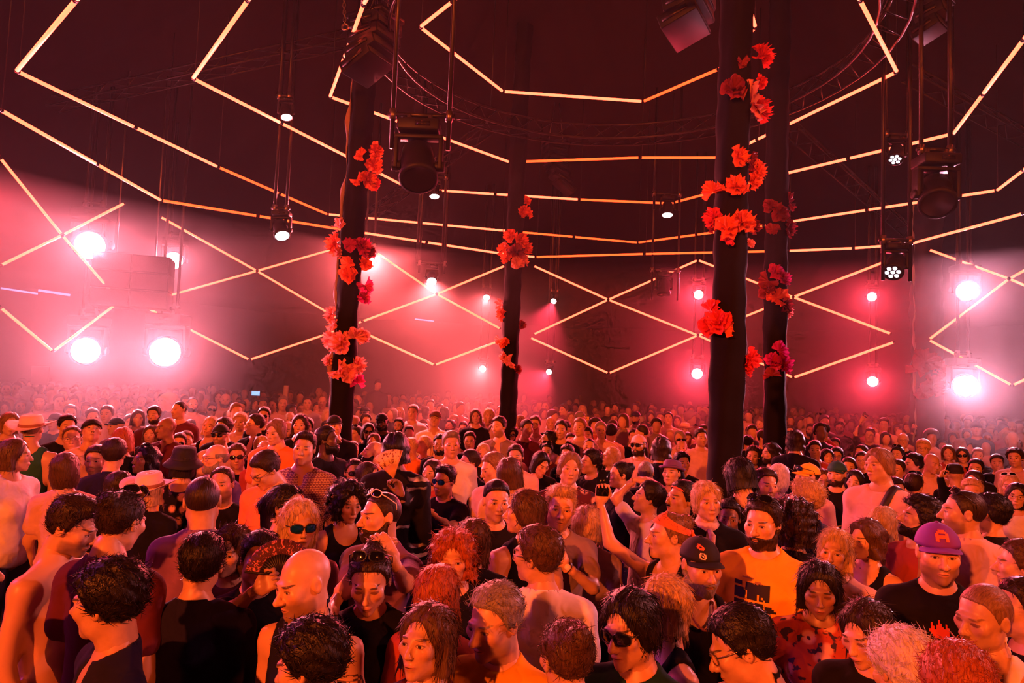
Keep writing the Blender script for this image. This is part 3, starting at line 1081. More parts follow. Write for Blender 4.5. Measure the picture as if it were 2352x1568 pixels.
def hair_field(style, h):
    long_ = style in ('lg', 'wv', 'lc', 'sl2')
    if style in ('lg', 'wv', 'lc'):
        lo, hi = (-.16, -.15, -.36), (.16, .17, .19)
    elif style in ('bb', 'sl'):
        lo, hi = (-.13, -.13, -.19), (.13, .16, .16)
    elif style in ('af', 'bn', 'pt', 'cu'):
        lo, hi = (-.15, -.15, -.26 if style == 'pt' else -.10), (.15, .19, .20)
    else:
        lo, hi = (-.11, -.13, -.09), (.11, .14, .17)
    P, o = grid(lo, hi, h)
    C = cranium(P)
    face = g_ell(P, (0, -.105, -.035), (.064, .095, .112))
    def cut(t, kind='n', k=.008):
        """hair of thickness t that thins out towards the hairline"""
        R = hairline(P, kind)
        e = np.clip(-R / .034, 0, 1)
        return smax(C - t * (.12 + .88 * e * e * (3 - 2 * e)), R * .9 + .003 * np.abs(bumps(P, 300, 77)) + .004 * bumps(P, 90, 78), k)
    if style == 'bz':
        D = cut(.0042)
    elif style == 'rg':
        D = smax(cut(.009 + .002 * bumps(P, 220, 3), 'ring'), P[2] - .045, .02)
    elif style == 'sh':
        D = cut(.012 + .013 * np.clip((P[2] - .02) / .09, 0, 1) + .0055 * bumps(P, 190, 5, 1, .5, .6))
    elif style == 'rc':
        D = cut(.008 + .007 * np.clip((P[2] - .02) / .09, 0, 1) + .003 * bumps(P, 190, 6, 1, .5, .6), 'rec')
    elif style == 'qf':
        D = cut(.008 + .014 * np.clip((P[2] - .03) / .08, 0, 1) + .004 * bumps(P, 170, 8, 1.2, .4, .6))
        q = g_ell(P, (.006, -.048, .114), (.054, .042, .026)) - .008 * bumps(P, 150, 9, 1.3, .4, .5)
        D = smin(D, q, .022)
    elif style == 'fd':
        D = cut(.005 + .018 * np.clip((P[2] - .05) / .06, 0, 1) + .004 * bumps(P, 200, 4, 1, .5, .6), 'fade')
    elif style == 'cu':
        D = cut(.022 + .014 * np.clip((P[2] - .02) / .08, 0, 1) + .012 * bumps(P, 200, 11), 'n', .012)
    elif style == 'af':
        D = cut(.050 + .010 * np.clip(P[2] / .1, 0, 1) + .013 * bumps(P, 170, 12), 'n', .02)
        D = smax(D, -face, .02)
    elif style == 'bn':
        D = cut(.009 + .002 * bumps(P, 240, 13, 1.5, .3, .8))
        D = smin(D, g_ell(P, (0, .105, .075), (.042, .040, .042)) - .009 * bumps(P, 200, 14), .02)
    elif style == 'pt':
        D = cut(.010 + .002 * bumps(P, 240, 15, 1.5, .3, .8))
        w = .004 * bumps(P, 260, 16, 1.6, 1.6, .1)
        D = smin(D, g_cap(P, (0, .115, .045), (.01, .145, .0), .026, .034) - w, .02)
        D = smin(D, g_cap(P, (.01, .145, .0), (.02, .13, -.22), .034, .016) - w, .02)
    elif style in ('bb', 'sl'):
        lo, hi = (-.13, -.13, -.19), (.13, .16, .16)
    elif style in ('af', 'bn', 'pt', 'cu'):
        lo, hi = (-.15, -.15, -.26 if style == 'pt' else -.10), (.15, .19, .20)
    else:
        lo, hi = (-.11, -.13, -.09), (.11, .14, .17)
    P, o = grid(lo, hi, h)
    C = cranium(P)
    face = g_ell(P, (0, -.105, -.035), (.064, .095, .112))
    if style == 'bz':
        D = smax(C - .0035, hairline(P) * .9, .006)
    elif style == 'rg':
        D = smax(C - .009 - .002 * bumps(P, 220, 3), hairline(P, 'ring') * .9, .008)
        D = smax(D, P[2] - .045, .02)
    elif style == 'sh':
        t = .010 + .012 * np.clip((P[2] - .02) / .09, 0, 1) + .004 * bumps(P, 190, 5, 1, .5, .6)
        D = smax(C - t, hairline(P) * .9, .010)
    elif style == 'rc':
        t = .008 + .006 * np.clip((P[2] - .02) / .09, 0, 1) + .003 * bumps(P, 190, 6, 1, .5, .6)
        D = smax(C - t, hairline(P, 'rec') * .9, .010)
    elif style == 'qf':
        t = .008 + .014 * np.clip((P[2] - .03) / .08, 0, 1) + .004 * bumps(P, 170, 8, 1.2, .4, .6)
        D = smax(C - t, hairline(P, 'n') * .9, .010)
        q = g_ell(P, (.006, -.052, .112), (.056, .044, .027)) - .006 * bumps(P, 150, 9, 1.3, .4, .5)
        D = smin(D, q, .025)
    elif style == 'fd':
        t = .006 + .016 * np.clip((P[2] - .05) / .06, 0, 1) + .003 * bumps(P, 200, 4, 1, .5, .6)
        D = smax(C - t, hairline(P, 'fade') * .9, .010)
    elif style == 'cu':
        t = .018 + .012 * np.clip((P[2] - .02) / .08, 0, 1) + .009 * bumps(P, 210, 11)
        D = smax(C - t, hairline(P) * .9, .014)
    elif style == 'af':
        t = .044 + .010 * np.clip(P[2] / .1, 0, 1) + .010 * bumps(P, 170, 12)
        D = smax(C - t, hairline(P) * .8 - .006, .02)
        D = smax(D, -face, .02)
    elif style == 'bn':
        t = .008 + .002 * bumps(P, 240, 13, 1.5, .3, .8)
        D = smax(C - t, hairline(P) * .9, .008)
        D = smin(D, g_ell(P, (0, .105, .075), (.042, .040, .042)) - .007 * bumps(P, 200, 14), .02)
    elif style == 'pt':
        t = .009 + .002 * bumps(P, 240, 15, 1.5, .3, .8)
        D = smax(C - t, hairline(P) * .9, .008)
        w = .004 * bumps(P, 260, 16, 1.6, 1.6, .1)
        D = smin(D, g_cap(P, (0, .115, .045), (.01, .145, .0), .026, .034) - w, .02)
        D = smin(D, g_cap(P, (.01, .145, .0), (.02, .13, -.22), .034, .016) - w, .02)
    else:
        op = g_ell(P, (0, -.108, -.040), (.0625, .096, .126))
        e = np.clip(op / .035, 0, 1)
        thin = .10 + .90 * e
        part = 1 - .55 * np.exp(-((P[0] - .012) / .010) ** 2) * np.clip((P[2] - .03) / .05, 0, 1)
        if style in ('bb', 'sl'):
            w = .0045 * bumps(P, 260, 17, 1.6, 1.6, .12)
            D = C - (.018 + w) * thin * part
            zb = -.125 if style == 'bb' else -.070
            if style == 'bb':
                D = smin(D, g_ell(P, (0, .030, -.045), (.096, .090, .12)) - w, .03)
            D = smin(D, smax(g_ell(P, (0, .035, -.03), (.090, .085, .10)) - w, zb - P[2], .02), .02)
            D = smax(D, zb + .012 * bumps(P, 140, 27, 1, 1, 0) - P[2], .012)
            D = smax(D, -op, .010)
        else:
            w = {'lg': .005 * bumps(P, 260, 18, 1.6, 1.6, .10),
                 'wv': .011 * bumps(P, 95, 19, 1, 1, .9) + .004 * bumps(P, 280, 20, 1.5, 1.5, .2),
                 'lc': .016 * bumps(P, 150, 21)}[style]
            big = {'lg': 0.0, 'wv': .006, 'lc': .026}[style]
            D = C - (.016 + big + w) * thin * part
            D = smin(D, g_ell(P, (0, .042, -.06), (.092 + big, .072 + big, .13)) - w, .03)
            end = {'lg': -.31, 'wv': -.29, 'lc': -.22}[style]
            D = smin(D, g_ell(P, (0, .056, (end - .08) / 2 - .02), (.103 + big, .052 + big, abs(end) * .52)) - w, .03)
            for s in (-1, 1):
                D = smin(D, g_cap(P, (s * .076, .010, .01), (s * (.092 + big), -.022, end * .8), .016 + big * .6, .024) - w, .025)
            D = smax(D, -op, .010)
            D = smax(D, -g_ell(P, (0, -.10, -.22), (.062, .085, .16)), .02)
    return surface(D, o, h)


def beard_mesh(t, h, kind='be'):
    P, o = grid((-.085, -.13, -.145), (.085, .03, .02), h)
    D = head_field(P, t) - (.0075 if kind == 'be' else .006) - .003 * bumps(P, 260, 31)
    if kind == 'mu':
        R = g_ell(P, (0, -.105, -.050), (.027, .022, .0085))
        D = smax(D, R, .004)
    else:
        zb = np.interp(P[1].ravel(), [-.125, -.095, -.07, -.045, -.020, .004], [-.048, -.049, -.060, -.056, -.036, -.012]).astype(np.float32)[None, :, None]
        D = smax(D, P[2] - zb, .006)
        D = smax(D, P[1] - .008, .006)
        D = smax(D, -.132 - P[2], .01)
        D = smax(D, -g_ell(P, (0, -.108, -.0655), (.021, .03, .0080)), .004)
        D = smax(D, -g_ell(P, (0, .0, -.16), (.045, .07, .05)), .01)
    return surface(D, o, h)


# ------------------------------------------------------------------ hands: wrist at the origin, fingers along +Z, palm towards -Y, thumb on +X
def hand_mesh(curl, spread=0.0, thumb=0.3, h=.0055):
    P, o = grid((-.075, -.10, -.035), (.095, .035, .20), h)
    D = g_box(P, (0, .0, .048), (.040, .0135, .046), .013)
    D = smin(D, g_cap(P, (0, 0, -.03), (0, 0, .02), .024, .026), .02)
    for i, (x, L) in enumerate(((-.031, .062), (-.0105, .078), (.0105, .084), (.031, .074))):
        a = 0.0
        p = np.array([x, 0.0, .088])
        dirx = (i - 1.5) * spread
        for seg, fr in enumerate((.45, .32, .23)):
            a += curl * (1.0 if seg == 0 else 1.15)
            d = np.array([math.sin(dirx) * math.cos(a), -math.sin(a), math.cos(a) * math.cos(dirx)])
            q = p + d * L * fr * 1.05
            D = smin(D, g_cap(P, p, q, .0092 - seg * .0008, .0088 - seg * .0010), .005 if seg else .010)
            p = q
    a = thumb
    D = smin(D, g_cap(P, (.026, -.006, .022), (.052, -.016 - .01 * a, .055), .015, .0115), .014)
    D = smin(D, g_cap(P, (.052, -.016 - .01 * a, .055), (.060 - .02 * a, -.024 - .03 * a, .090), .0108, .0085), .005)
    return surface(D, o, h)


# ------------------------------------------------------------------ trunk and arms, feet at z = 0, height 1.75, facing -Y
SHO = .178


def trunk(P, f):
    D = g_ell(P, (0, .004, 1.25), (.160, .108, .235))
    D = smin(D, g_cap(P, (-SHO + .045, .014, 1.400), (SHO - .045, .014, 1.400), .058, .058), .06)
    for s in (-1, 1):
        D = smin(D, g_sph(P, (s * SHO, .012, 1.398), .056), .05)
        D = smin(D, g_cap(P, (s * .11, .022, 1.425), (s * .02, .034, 1.50), .036, .045), .05)
        if f:
            D = smin(D, g_ell(P, (s * .072, -.085, 1.265), (.062, .056, .060)), .045)
    D = smin(D, g_ell(P, (0, .004, 1.04), (.142 if not f else .128, .102, .16)), .08)
    D = smin(D, g_ell(P, (0, .010, .92), (.168, .118, .13)), .08)
    return D


NECK = ((0, .030, 1.44), (0, .030, 1.56), .056)


def arm_fields(P, arms, extra=0.0, upto=1.0, flare=0.0):
    out = None
    for A in arms:
        S, E, Wr = A['s'], A['e'], A['w']
        if upto <= 1.0:
            E2 = np.array(S) + (np.array(E) - np.array(S)) * upto
            d = g_cap(P, S, E2, .051 + extra, .051 + (.041 - .051) * upto + extra + flare)
        else:
            d = g_cap(P, S, E, .051 + extra, .042 + extra)
            W2 = np.array(E) + (np.array(Wr) - np.array(E)) * (upto - 1.0)
            d = smin(d, g_cap(P, E, W2, .043 + extra, .027 + extra + flare), .02)
        out = d if out is None else np.minimum(out, d)
    return out


def bounds(arms, zlo, zhi, pad=.08):
    pts = np.array([[-.25, -.17, zlo], [.25, .16, zhi]] + [list(A[k]) for A in arms for k in 'sew'])
    return pts.min(0) - pad, pts.max(0) + pad


def body_mesh(arms, f, h):
    lo, hi = bounds(arms, .86, 1.50)
    lo[2] = max(lo[2], .78)
    P, o = grid(lo, hi, h)
    D = trunk(P, f)
    D = smin(D, g_cap(P, NECK[0], NECK[1], NECK[2], NECK[2] * .95), .04)
    D = smin(D, arm_fields(P, arms, 0.0, 2.0), .03)
    D = smax(D, P[2] - 1.545, .01) if False else D
    return surface(D, o, h)


def leg_mesh(r=1.0):
    b = MB()
    for s in (-1, 1):
        b.tube([(s * .085, .01, .93), (s * .09, .0, .70), (s * .09, -.005, .48), (s * .09, .01, .26), (s * .09, .02, .05)], [.088 * r, .074 * r, .052 * r, .050 * r, .036 * r], 10)
        b.tube([(s * .09, .05, .04), (s * .095, -.06, .035), (s * .10, -.15, .028)], [.036, .040, .028], 8)
    return np.concatenate(b.v), b.f


def shirt_mesh(kind, arms, f, h, folds=True):
    """t tee, k tank, l long sleeves, s collared shirt, j open jacket, v open V neck"""
    lo, hi = bounds(arms, .84, 1.50)
    lo[2] = max(lo[2], .80)
    hi[2] = max(hi[2], 1.56)
    P, o = grid(lo, hi, h)
    w = .0045 * bumps(P, 34, 41, 1, 1, .5) + .0025 * bumps(P, 75, 42, 1, 1, .7) if folds else 0.0
    D = smin(trunk(P, f), g_cap(P, NECK[0], NECK[1], NECK[2], NECK[2] * .95), .04) - .014 - w
    if kind != 'k':
        up = {'t': .62, 'v': .62, 's': .68, 'l': 1.96, 'j': 1.96}[kind]
        D = smin(D, arm_fields(P, arms, .013, up, .010) - w, .035)
    if kind == 'k':
        for A in arms:
            D = smax(D, -g_cap(P, np.array(A['s']) + np.array([.02 * np.sign(A['s'][0]), 0, -.03]), A['e'], .073, .06), .01)
            D = smax(D, -g_ell(P, (A['s'][0] * 1.04, .012, 1.40), (.062, .12, .11)), .01)
        D = smax(D, -g_ell(P, (0, -.05, 1.50), (.092, .11, .135)), .008)
        D = smax(D, -g_ell(P, (0, .06, 1.51), (.085, .09, .075)), .008)
    else:
        D = smax(D, -g_cap(P, (0, .014, 1.530), (0, .034, 1.80), .078, .092), .022)
        if kind in ('v', 'j'):
            D = smax(D, -g_ell(P, (0, -.105, 1.43), (.045, .06, .155)), .006)
        if kind in ('s', 'j'):
            ring = g_ell(P, (0, .020, 1.475), (.092, .090, .052))
            ring = smax(ring, -g_ell(P, (0, .014, 1.50), (.078, .078, .070)), .004)
            ring = smax(ring, -g_ell(P, (0, -.10, 1.48), (.030, .075, .09)), .006)
            D = smin(D, ring, .006)
            D = smax(D, -g_ell(P, (0, -.10, 1.46), (.026, .06, .08)), .006)
    D = smax(D, .84 - P[2], .01)
    return relax(*surface(D, o, h), 3, .5)


def arms_down():
    return [dict(s=(s * SHO, .014, 1.40), e=(s * .222, .035, 1.12), w=(s * .205, -.055, .885), hand=('rel', None)) for s in (-1, 1)]


POSES = {
    'down': arms_down(),
    'cross': [dict(s=(-SHO, .014, 1.40), e=(-.245, -.05, 1.135), w=(.055, -.195, 1.150), hand=('rel', (0, 1, 0))), dict(s=(SHO, .014, 1.40), e=(.245, -.05, 1.135), w=(-.045, -.185, 1.115), hand=('rel', (0, 1, 0)))],
    'front': [dict(s=(-SHO, .014, 1.40), e=(-.23, .0, 1.12), w=(-.09, -.21, 1.10), hand=('rel', None)), dict(s=(SHO, .014, 1.40), e=(.23, .0, 1.12), w=(.09, -.21, 1.10), hand=('rel', None))],
}
CURL = {'rel': (.45, .03, .5), 'open': (.12, .08, .2), 'grip': (.72, .0, 1.0), 'flat': (.18, .02, .2), 'fist': (1.15, 0, 1.2), 'heart': (.55, 0, .2)}
_HC, _CACHE = {}, {}


def cached(key, fn, *a):
    if key not in _CACHE:
        _CACHE[key] = fn(*a)
    return _CACHE[key]


def placed_hand(A, h):
    kind, pn = A['hand']
    c = CURL[kind]
    V, F = cached(('hand', kind, h), hand_mesh, c[0], c[1], c[2], h)
    E, Wr = Vector(A['e']), Vector(A['w'])
    z = (Wr - E).normalized()
    if A.get('hdir') is not None:
        z = Vector(A['hdir']).normalized()
    n = Vector(pn) if pn is not None else Vector((-np.sign(A['s'][0]), 0.3, 0))
    y = -(n - z * n.dot(z)).normalized()
    x = y.cross(z)
    side = 1.0
    # thumb side: keep it forward or up
    pref = Vector(A.get('thumb', (0, -1, 0.6)))
    if x.dot(pref) < 0:
        side = -1.0
    M = np.array([[x.x * side, y.x, z.x], [x.y * side, y.y, z.y], [x.z * side, y.z, z.z]])
    V2 = V @ M.T + np.array(Wr)
    return V2, (F if side > 0 else F[:, ::-1])


# ------------------------------------------------------------------ procedural skin, cloth and hair
class NT:
    def __init__(self, m):
        self.nt = m.node_tree

    def n(self, t, **kw):
        x = self.nt.nodes.new(t)
        for k, v in kw.items():
            setattr(x, k, v)
        return x

    def put(self, sock, v):
        if isinstance(v, (int, float)):
            sock.default_value = v
        else:
            self.nt.links.new(v, sock)

    def m(self, op, a, b=0.0, c=None, clamp=False):
        x = self.n('ShaderNodeMath', operation=op, use_clamp=clamp)
        self.put(x.inputs[0], a)
        self.put(x.inputs[1], b)
        if c is not None:
            self.put(x.inputs[2], c)
        return x.outputs[0]

    def step(self, v, lo, hi):
        x = self.n('ShaderNodeMapRange', interpolation_type='SMOOTHSTEP')
        self.put(x.inputs[0], v)
        x.inputs[1].default_value = lo
        x.inputs[2].default_value = hi
        return x.outputs[0]

    def mix(self, f, a, b):
        x = self.n('ShaderNodeMix', data_type='RGBA')
        self.put(x.inputs['Factor'], f)
        for s, v in ((x.inputs['A'], a), (x.inputs['B'], b)):
            if isinstance(v, tuple):
                s.default_value = (*v, 1)
            else:
                self.nt.links.new(v, s)
        return x.outputs['Result']

    def attr(self, name, kind='OBJECT'):
        x = self.n('ShaderNodeAttribute', attribute_type=kind, attribute_name=name)
        return x


def skin_material():
    m = bpy.data.materials.new('skin')
    m.use_nodes = True
    T = NT(m)
    b = m.node_tree.nodes['Principled BSDF']
    skin = T.attr('skin').outputs['Color']
    brow = T.attr('brow').outputs['Color']
    stub = T.attr('stub').outputs['Fac']
    shut = T.attr('shut').outputs['Fac']
    hp = T.attr('hp', 'GEOMETRY').outputs['Vector']
    sep = T.n('ShaderNodeSeparateXYZ')
    T.nt.links.new(hp, sep.inputs[0])
    x, y, z = sep.outputs
    ax = T.m('ABSOLUTE', x)
    front = T.step(y, -.045, -.06)
    isface = T.m('LESS_THAN', z, 1.0)

    def ell(cx, cz, rx, rz, u=ax, tilt=0.0):
        du = T.m('SUBTRACT', u, cx)
        dz = T.m('SUBTRACT', z, cz)
        if tilt:
            dz = T.m('SUBTRACT', dz, T.m('MULTIPLY', du, tilt))
        a = T.m('DIVIDE', du, rx)
        c = T.m('DIVIDE', dz, rz)
        return T.m('ADD', T.m('MULTIPLY', a, a), T.m('MULTIPLY', c, c))
    nz = T.n('ShaderNodeTexNoise')
    nz.inputs['Scale'].default_value = 45
    nz.inputs['Detail'].default_value = 3
    T.nt.links.new(hp, nz.inputs['Vector'])
    var = T.m('MULTIPLY_ADD', nz.outputs['Fac'], .34, .83)
    vm = T.n('ShaderNodeVectorMath', operation='SCALE')
    T.nt.links.new(skin, vm.inputs[0])
    T.nt.links.new(var, vm.inputs[3])
    col = vm.outputs[0]
    # flushed cheeks and nose
    ck = T.m('MULTIPLY', T.step(ell(.042, -.022, .022, .020), 1.3, .2), .22)
    col = T.mix(T.m('MULTIPLY', ck, front), col, (.62, .20, .16))
    lips = T.m('MULTIPLY', T.step(ell(0, -.0642, .0235, .0092), 1.25, .75), front)
    lipc = T.mix(.45, skin, (.42, .07, .07))
    col = T.mix(T.m('MULTIPLY', lips, .85), col, lipc)
    gap = T.m('MULTIPLY', T.step(ell(0, -.0637, .0205, .0015), 1.4, .6), front)
    col = T.mix(gap, col, (.06, .015, .015))
    nos = T.m('MULTIPLY', T.step(ell(.0085, -.0405, .0042, .0026), 1.4, .5), front)
    col = T.mix(nos, col, (.07, .02, .015))
    bw = T.m('MULTIPLY', T.step(ell(.033, .0255, .0185, .0044, tilt=.02), 1.4, .6), front)
    col = T.mix(T.m('MULTIPLY', bw, .85), col, brow)
    # eyes with lids
    op = T.m('MULTIPLY', front, T.m('SUBTRACT', 1.0, shut))
    lid = T.m('MULTIPLY', T.step(ell(.0315, .0045, .0160, .0068), 1.3, .8), front)
    col = T.mix(T.m('MULTIPLY', lid, .75), col, (.10, .03, .025))
    eye = T.m('MULTIPLY', T.step(ell(.0315, .0032, .0130, .0040), 1.15, .9), op)
    col = T.mix(eye, col, (.55, .48, .45))
    iris = T.m('MULTIPLY', T.m('MULTIPLY', T.step(ell(.0315, .0038, .0064, .0060), 1.15, .9), eye), 1.0)
    col = T.mix(iris, col, (.035, .02, .015))
    # beard shadow
    sb = T.m('MULTIPLY', T.step(z, -.030, -.052), T.step(y, .012, -.010))
    sb = T.m('MULTIPLY', T.m('MULTIPLY', sb, stub), isface)
    sb = T.m('MULTIPLY', sb, T.m('SUBTRACT', 1.0, lips))
    col = T.mix(sb, col, brow)
    T.nt.links.new(col, b.inputs['Base Color'])
    T.put(b.inputs['Roughness'], T.m('SUBTRACT', .40, T.m('MULTIPLY', eye, .28)))
    b.inputs['Subsurface Weight'].default_value = 0.0
    b.inputs['Specular IOR Level'].default_value = .45
    bp = T.n('ShaderNodeBump')
    bp.inputs['Strength'].default_value = .12
    bp.inputs['Distance'].default_value = .004
    T.nt.links.new(nz.outputs['Fac'], bp.inputs['Height'])
    T.nt.links.new(bp.outputs['Normal'], b.inputs['Normal'])
    return m


def hair_material():
    m = bpy.data.materials.new('hair')
    m.use_nodes = True
    T = NT(m)
    b = m.node_tree.nodes['Principled BSDF']
    tint = T.attr('tint').outputs['Color']
    hp = T.attr('hp', 'GEOMETRY').outputs['Vector']
    mp = T.n('ShaderNodeMapping')
    mp.inputs['Scale'].default_value = (210, 70, 26)
    T.nt.links.new(hp, mp.inputs[0])
    nz = T.n('ShaderNodeTexNoise')
    nz.inputs['Scale'].default_value = 1.0
    nz.inputs['Detail'].default_value = 3
    T.nt.links.new(mp.outputs[0], nz.inputs['Vector'])
    vm = T.n('ShaderNodeVectorMath', operation='SCALE')
    T.nt.links.new(tint, vm.inputs[0])
    T.nt.links.new(T.m('MULTIPLY_ADD', nz.outputs['Fac'], 1.9, .1), vm.inputs[3])
    T.nt.links.new(vm.outputs[0], b.inputs['Base Color'])
    b.inputs['Roughness'].default_value = .42
    b.inputs['Specular IOR Level'].default_value = .32
    bp = T.n('ShaderNodeBump')
    bp.inputs['Strength'].default_value = .9
    bp.inputs['Distance'].default_value = .006
    T.nt.links.new(nz.outputs['Fac'], bp.inputs['Height'])
    T.nt.links.new(bp.outputs['Normal'], b.inputs['Normal'])
    return m


def cloth_material(kind='plain'):
    m = bpy.data.materials.new('cloth ' + kind)
    m.use_nodes = True
    T = NT(m)
    b = m.node_tree.nodes['Principled BSDF']
    tint = T.attr('tint').outputs['Color']
    tc = T.n('ShaderNodeTexCoord').outputs['Object']
    nz = T.n('ShaderNodeTexNoise')
    nz.inputs['Scale'].default_value = 14
    nz.inputs['Detail'].default_value = 3
    T.nt.links.new(tc, nz.inputs['Vector'])
    fold = T.n('ShaderNodeTexNoise')
    fold.inputs['Scale'].default_value = 9
    fold.inputs['Detail'].default_value = 1.5
    fold.inputs['Distortion'].default_value = 1.2
    T.nt.links.new(tc, fold.inputs['Vector'])
    vm = T.n('ShaderNodeVectorMath', operation='SCALE')
    T.nt.links.new(tint, vm.inputs[0])
    T.nt.links.new(T.m('MULTIPLY_ADD', nz.outputs['Fac'], .4, .8), vm.inputs[3])
    col = vm.outputs[0]
    if kind == 'scales':        # dark shirt printed all over with pale fish-scale arcs
        sp = T.n('ShaderNodeSeparateXYZ')
        T.nt.links.new(tc, sp.inputs[0])
        u = T.m('MULTIPLY', T.m('ADD', sp.outputs[0], T.m('MULTIPLY', sp.outputs[1], .6)), 42)
        v = T.m('MULTIPLY', sp.outputs[2], 62)
        row = T.m('FLOOR', v)
        u2 = T.m('ADD', u, T.m('MULTIPLY', T.m('MODULO', row, 2.0), .5))
        fu = T.m('SUBTRACT', T.m('FRACT', u2), .5)
        fv = T.m('FRACT', v)
        r = T.m('SQRT', T.m('ADD', T.m('MULTIPLY', fu, fu), T.m('MULTIPLY', T.m('MULTIPLY', fv, fv), .45)))
        band = T.m('ABSOLUTE', T.m('SUBTRACT', r, .36))
        col = T.mix(T.step(band, .16, .06), col, (.55, .42, .48))
    elif kind == 'floral':
        vo = T.n('ShaderNodeTexVoronoi')
        vo.inputs['Scale'].default_value = 11
        T.nt.links.new(tc, vo.inputs['Vector'])
        col = T.mix(T.m('MULTIPLY', T.step(vo.outputs['Distance'], .45, .25), .9), col, (.75, .42, .36))
        n2 = T.n('ShaderNodeTexNoise')
        n2.inputs['Scale'].default_value = 24
        T.nt.links.new(tc, n2.inputs['Vector'])
        col = T.mix(T.step(n2.outputs['Fac'], .56, .62), col, (.05, .03, .08))
    elif kind == 'kimono':
        n2 = T.n('ShaderNodeTexWave', wave_type='RINGS')
        n2.inputs['Scale'].default_value = 5
        n2.inputs['Distortion'].default_value = 9
        n2.inputs['Detail'].default_value = 3
        T.nt.links.new(tc, n2.inputs['Vector'])
        n3 = T.n('ShaderNodeTexNoise')
        n3.inputs['Scale'].default_value = 5
        T.nt.links.new(tc, n3.inputs['Vector'])
        f = T.m('MULTIPLY', T.step(n2.outputs['Fac'], .62, .78), T.step(n3.outputs['Fac'], .54, .62))
        col = T.mix(f, col, (.55, .50, .52))
    elif kind == 'stripes':
        sp = T.n('ShaderNodeSeparateXYZ')
        T.nt.links.new(tc, sp.inputs[0])
        f = T.step(T.m('SINE', T.m('MULTIPLY', sp.outputs[2], 190)), .1, .4)
        col = T.mix(f, col, (.6, .45, .42))
    T.nt.links.new(col, b.inputs['Base Color'])
    b.inputs['Roughness'].default_value = .8
    b.inputs['Specular IOR Level'].default_value = .10
    b.inputs['Sheen Weight'].default_value = .03
    bp = T.n('ShaderNodeBump')
    bp.inputs['Strength'].default_value = .55
    bp.inputs['Distance'].default_value = .02
    T.nt.links.new(fold.outputs['Fac'], bp.inputs['Height'])
    T.nt.links.new(bp.outputs['Normal'], b.inputs['Normal'])
    return m


SKIN, HAIR = skin_material(), hair_material()
CLOTH = {k: cloth_material(k) for k in ('plain', 'scales', 'floral', 'kimono', 'stripes')}
TINTED = mat('tinted hat felt', (.5, .5, .5), .8)
_t = TINTED.node_tree.nodes.new('ShaderNodeAttribute')
_t.attribute_type, _t.attribute_name = 'OBJECT', 'tint'
TINTED.node_tree.links.new(_t.outputs['Color'], TINTED.node_tree.nodes['Principled BSDF'].inputs['Base Color'])
DARKGLASS = mat('dark sunglass lens', (.006, .005, .008), .06, spec=.8)
BLUEGLASS = mat('blue mirror lens', (.01, .12, .42), .10, metal=.7)
CLEARFRAME = mat('black plastic frame', (.012, .010, .012), .3)
WHITEFRAME = mat('white plastic frame', (.82, .78, .80), .35)
WIREFRAME = mat('wire frame', (.35, .25, .2), .3, metal=.8)

# ------------------------------------------------------------------ things worn on the head, in head coordinates
def cap_parts(h=1):
    """dome, brim, button as (V, F) pairs"""
    out = {}
    c, r = np.array([0, .016, .034]), np.array([.087, .106, .094])
    n, m = (28, 9) if h else (16, 5)
    V, q = [], []
    for j in range(m + 1):
        ph = (PI / 2) * j / m * .999
        for k in range(n):
            a = 2 * PI * k / n
            seam = 1 - .018 * abs(math.cos(3 * a)) ** 24
            V.append(c + r * np.array([math.cos(a) * math.cos(ph) * seam, math.sin(a) * math.cos(ph) * seam, math.sin(ph) * .98]))
    for j in range(m):
        for k in range(n):
            a, b = j * n + k, j * n + (k + 1) % n
            q.append([a, b, b + n, a + n])
    # inner lip closes the dome a little
    base = len(V)
    for k in range(n):
        a = 2 * PI * k / n
        V.append(c + r * np.array([math.cos(a) * .93, math.sin(a) * .93, .02]))
    for k in range(n):
        q.append([base + k, base + (k + 1) % n, (k + 1) % n, k])
    out['cap_crown'] = (np.array(V), np.array(q))
    V, q = [], []
    nb, mb = 14, 4
    for lay in (0, 1):
        for j in range(mb + 1):
            u = j / mb
            for k in range(nb + 1):
                a = -1.15 + 2.3 * k / nb
                ext = .062 * math.cos(a * 1.15) ** .6 * u if abs(a) < 1.3 else 0
                x = math.sin(a) * (.084 + ext * .25)
                y = .016 - math.cos(a) * (.100 + ext)
                z = .037 - .018 * (x / .085) ** 2 - .010 * u + (.004 if lay == 0 else 0)
                V.append([x, y, z])
    st = (mb + 1) * (nb + 1)
    for lay in (0, 1):
        for j in range(mb):
            for k in range(nb):
                a = lay * st + j * (nb + 1) + k
                f = [a, a + nb + 1, a + nb + 2, a + 1]
                q.append(f[::-1] if lay else f)
    for k in range(nb):
        a = mb * (nb + 1) + k
        q.append([a, a + st, a + st + 1, a + 1])
    out['cap_brim'] = (np.array(V), np.array(q))
    b = MB().lathe([(0.001, .006), (.008, .004), (.009, 0), (.001, -.002)], 8, Matrix.Translation((0, .016, .127)))
    out['cap_button'] = (np.concatenate(b.v), np.concatenate(b.f[4]))
    return out


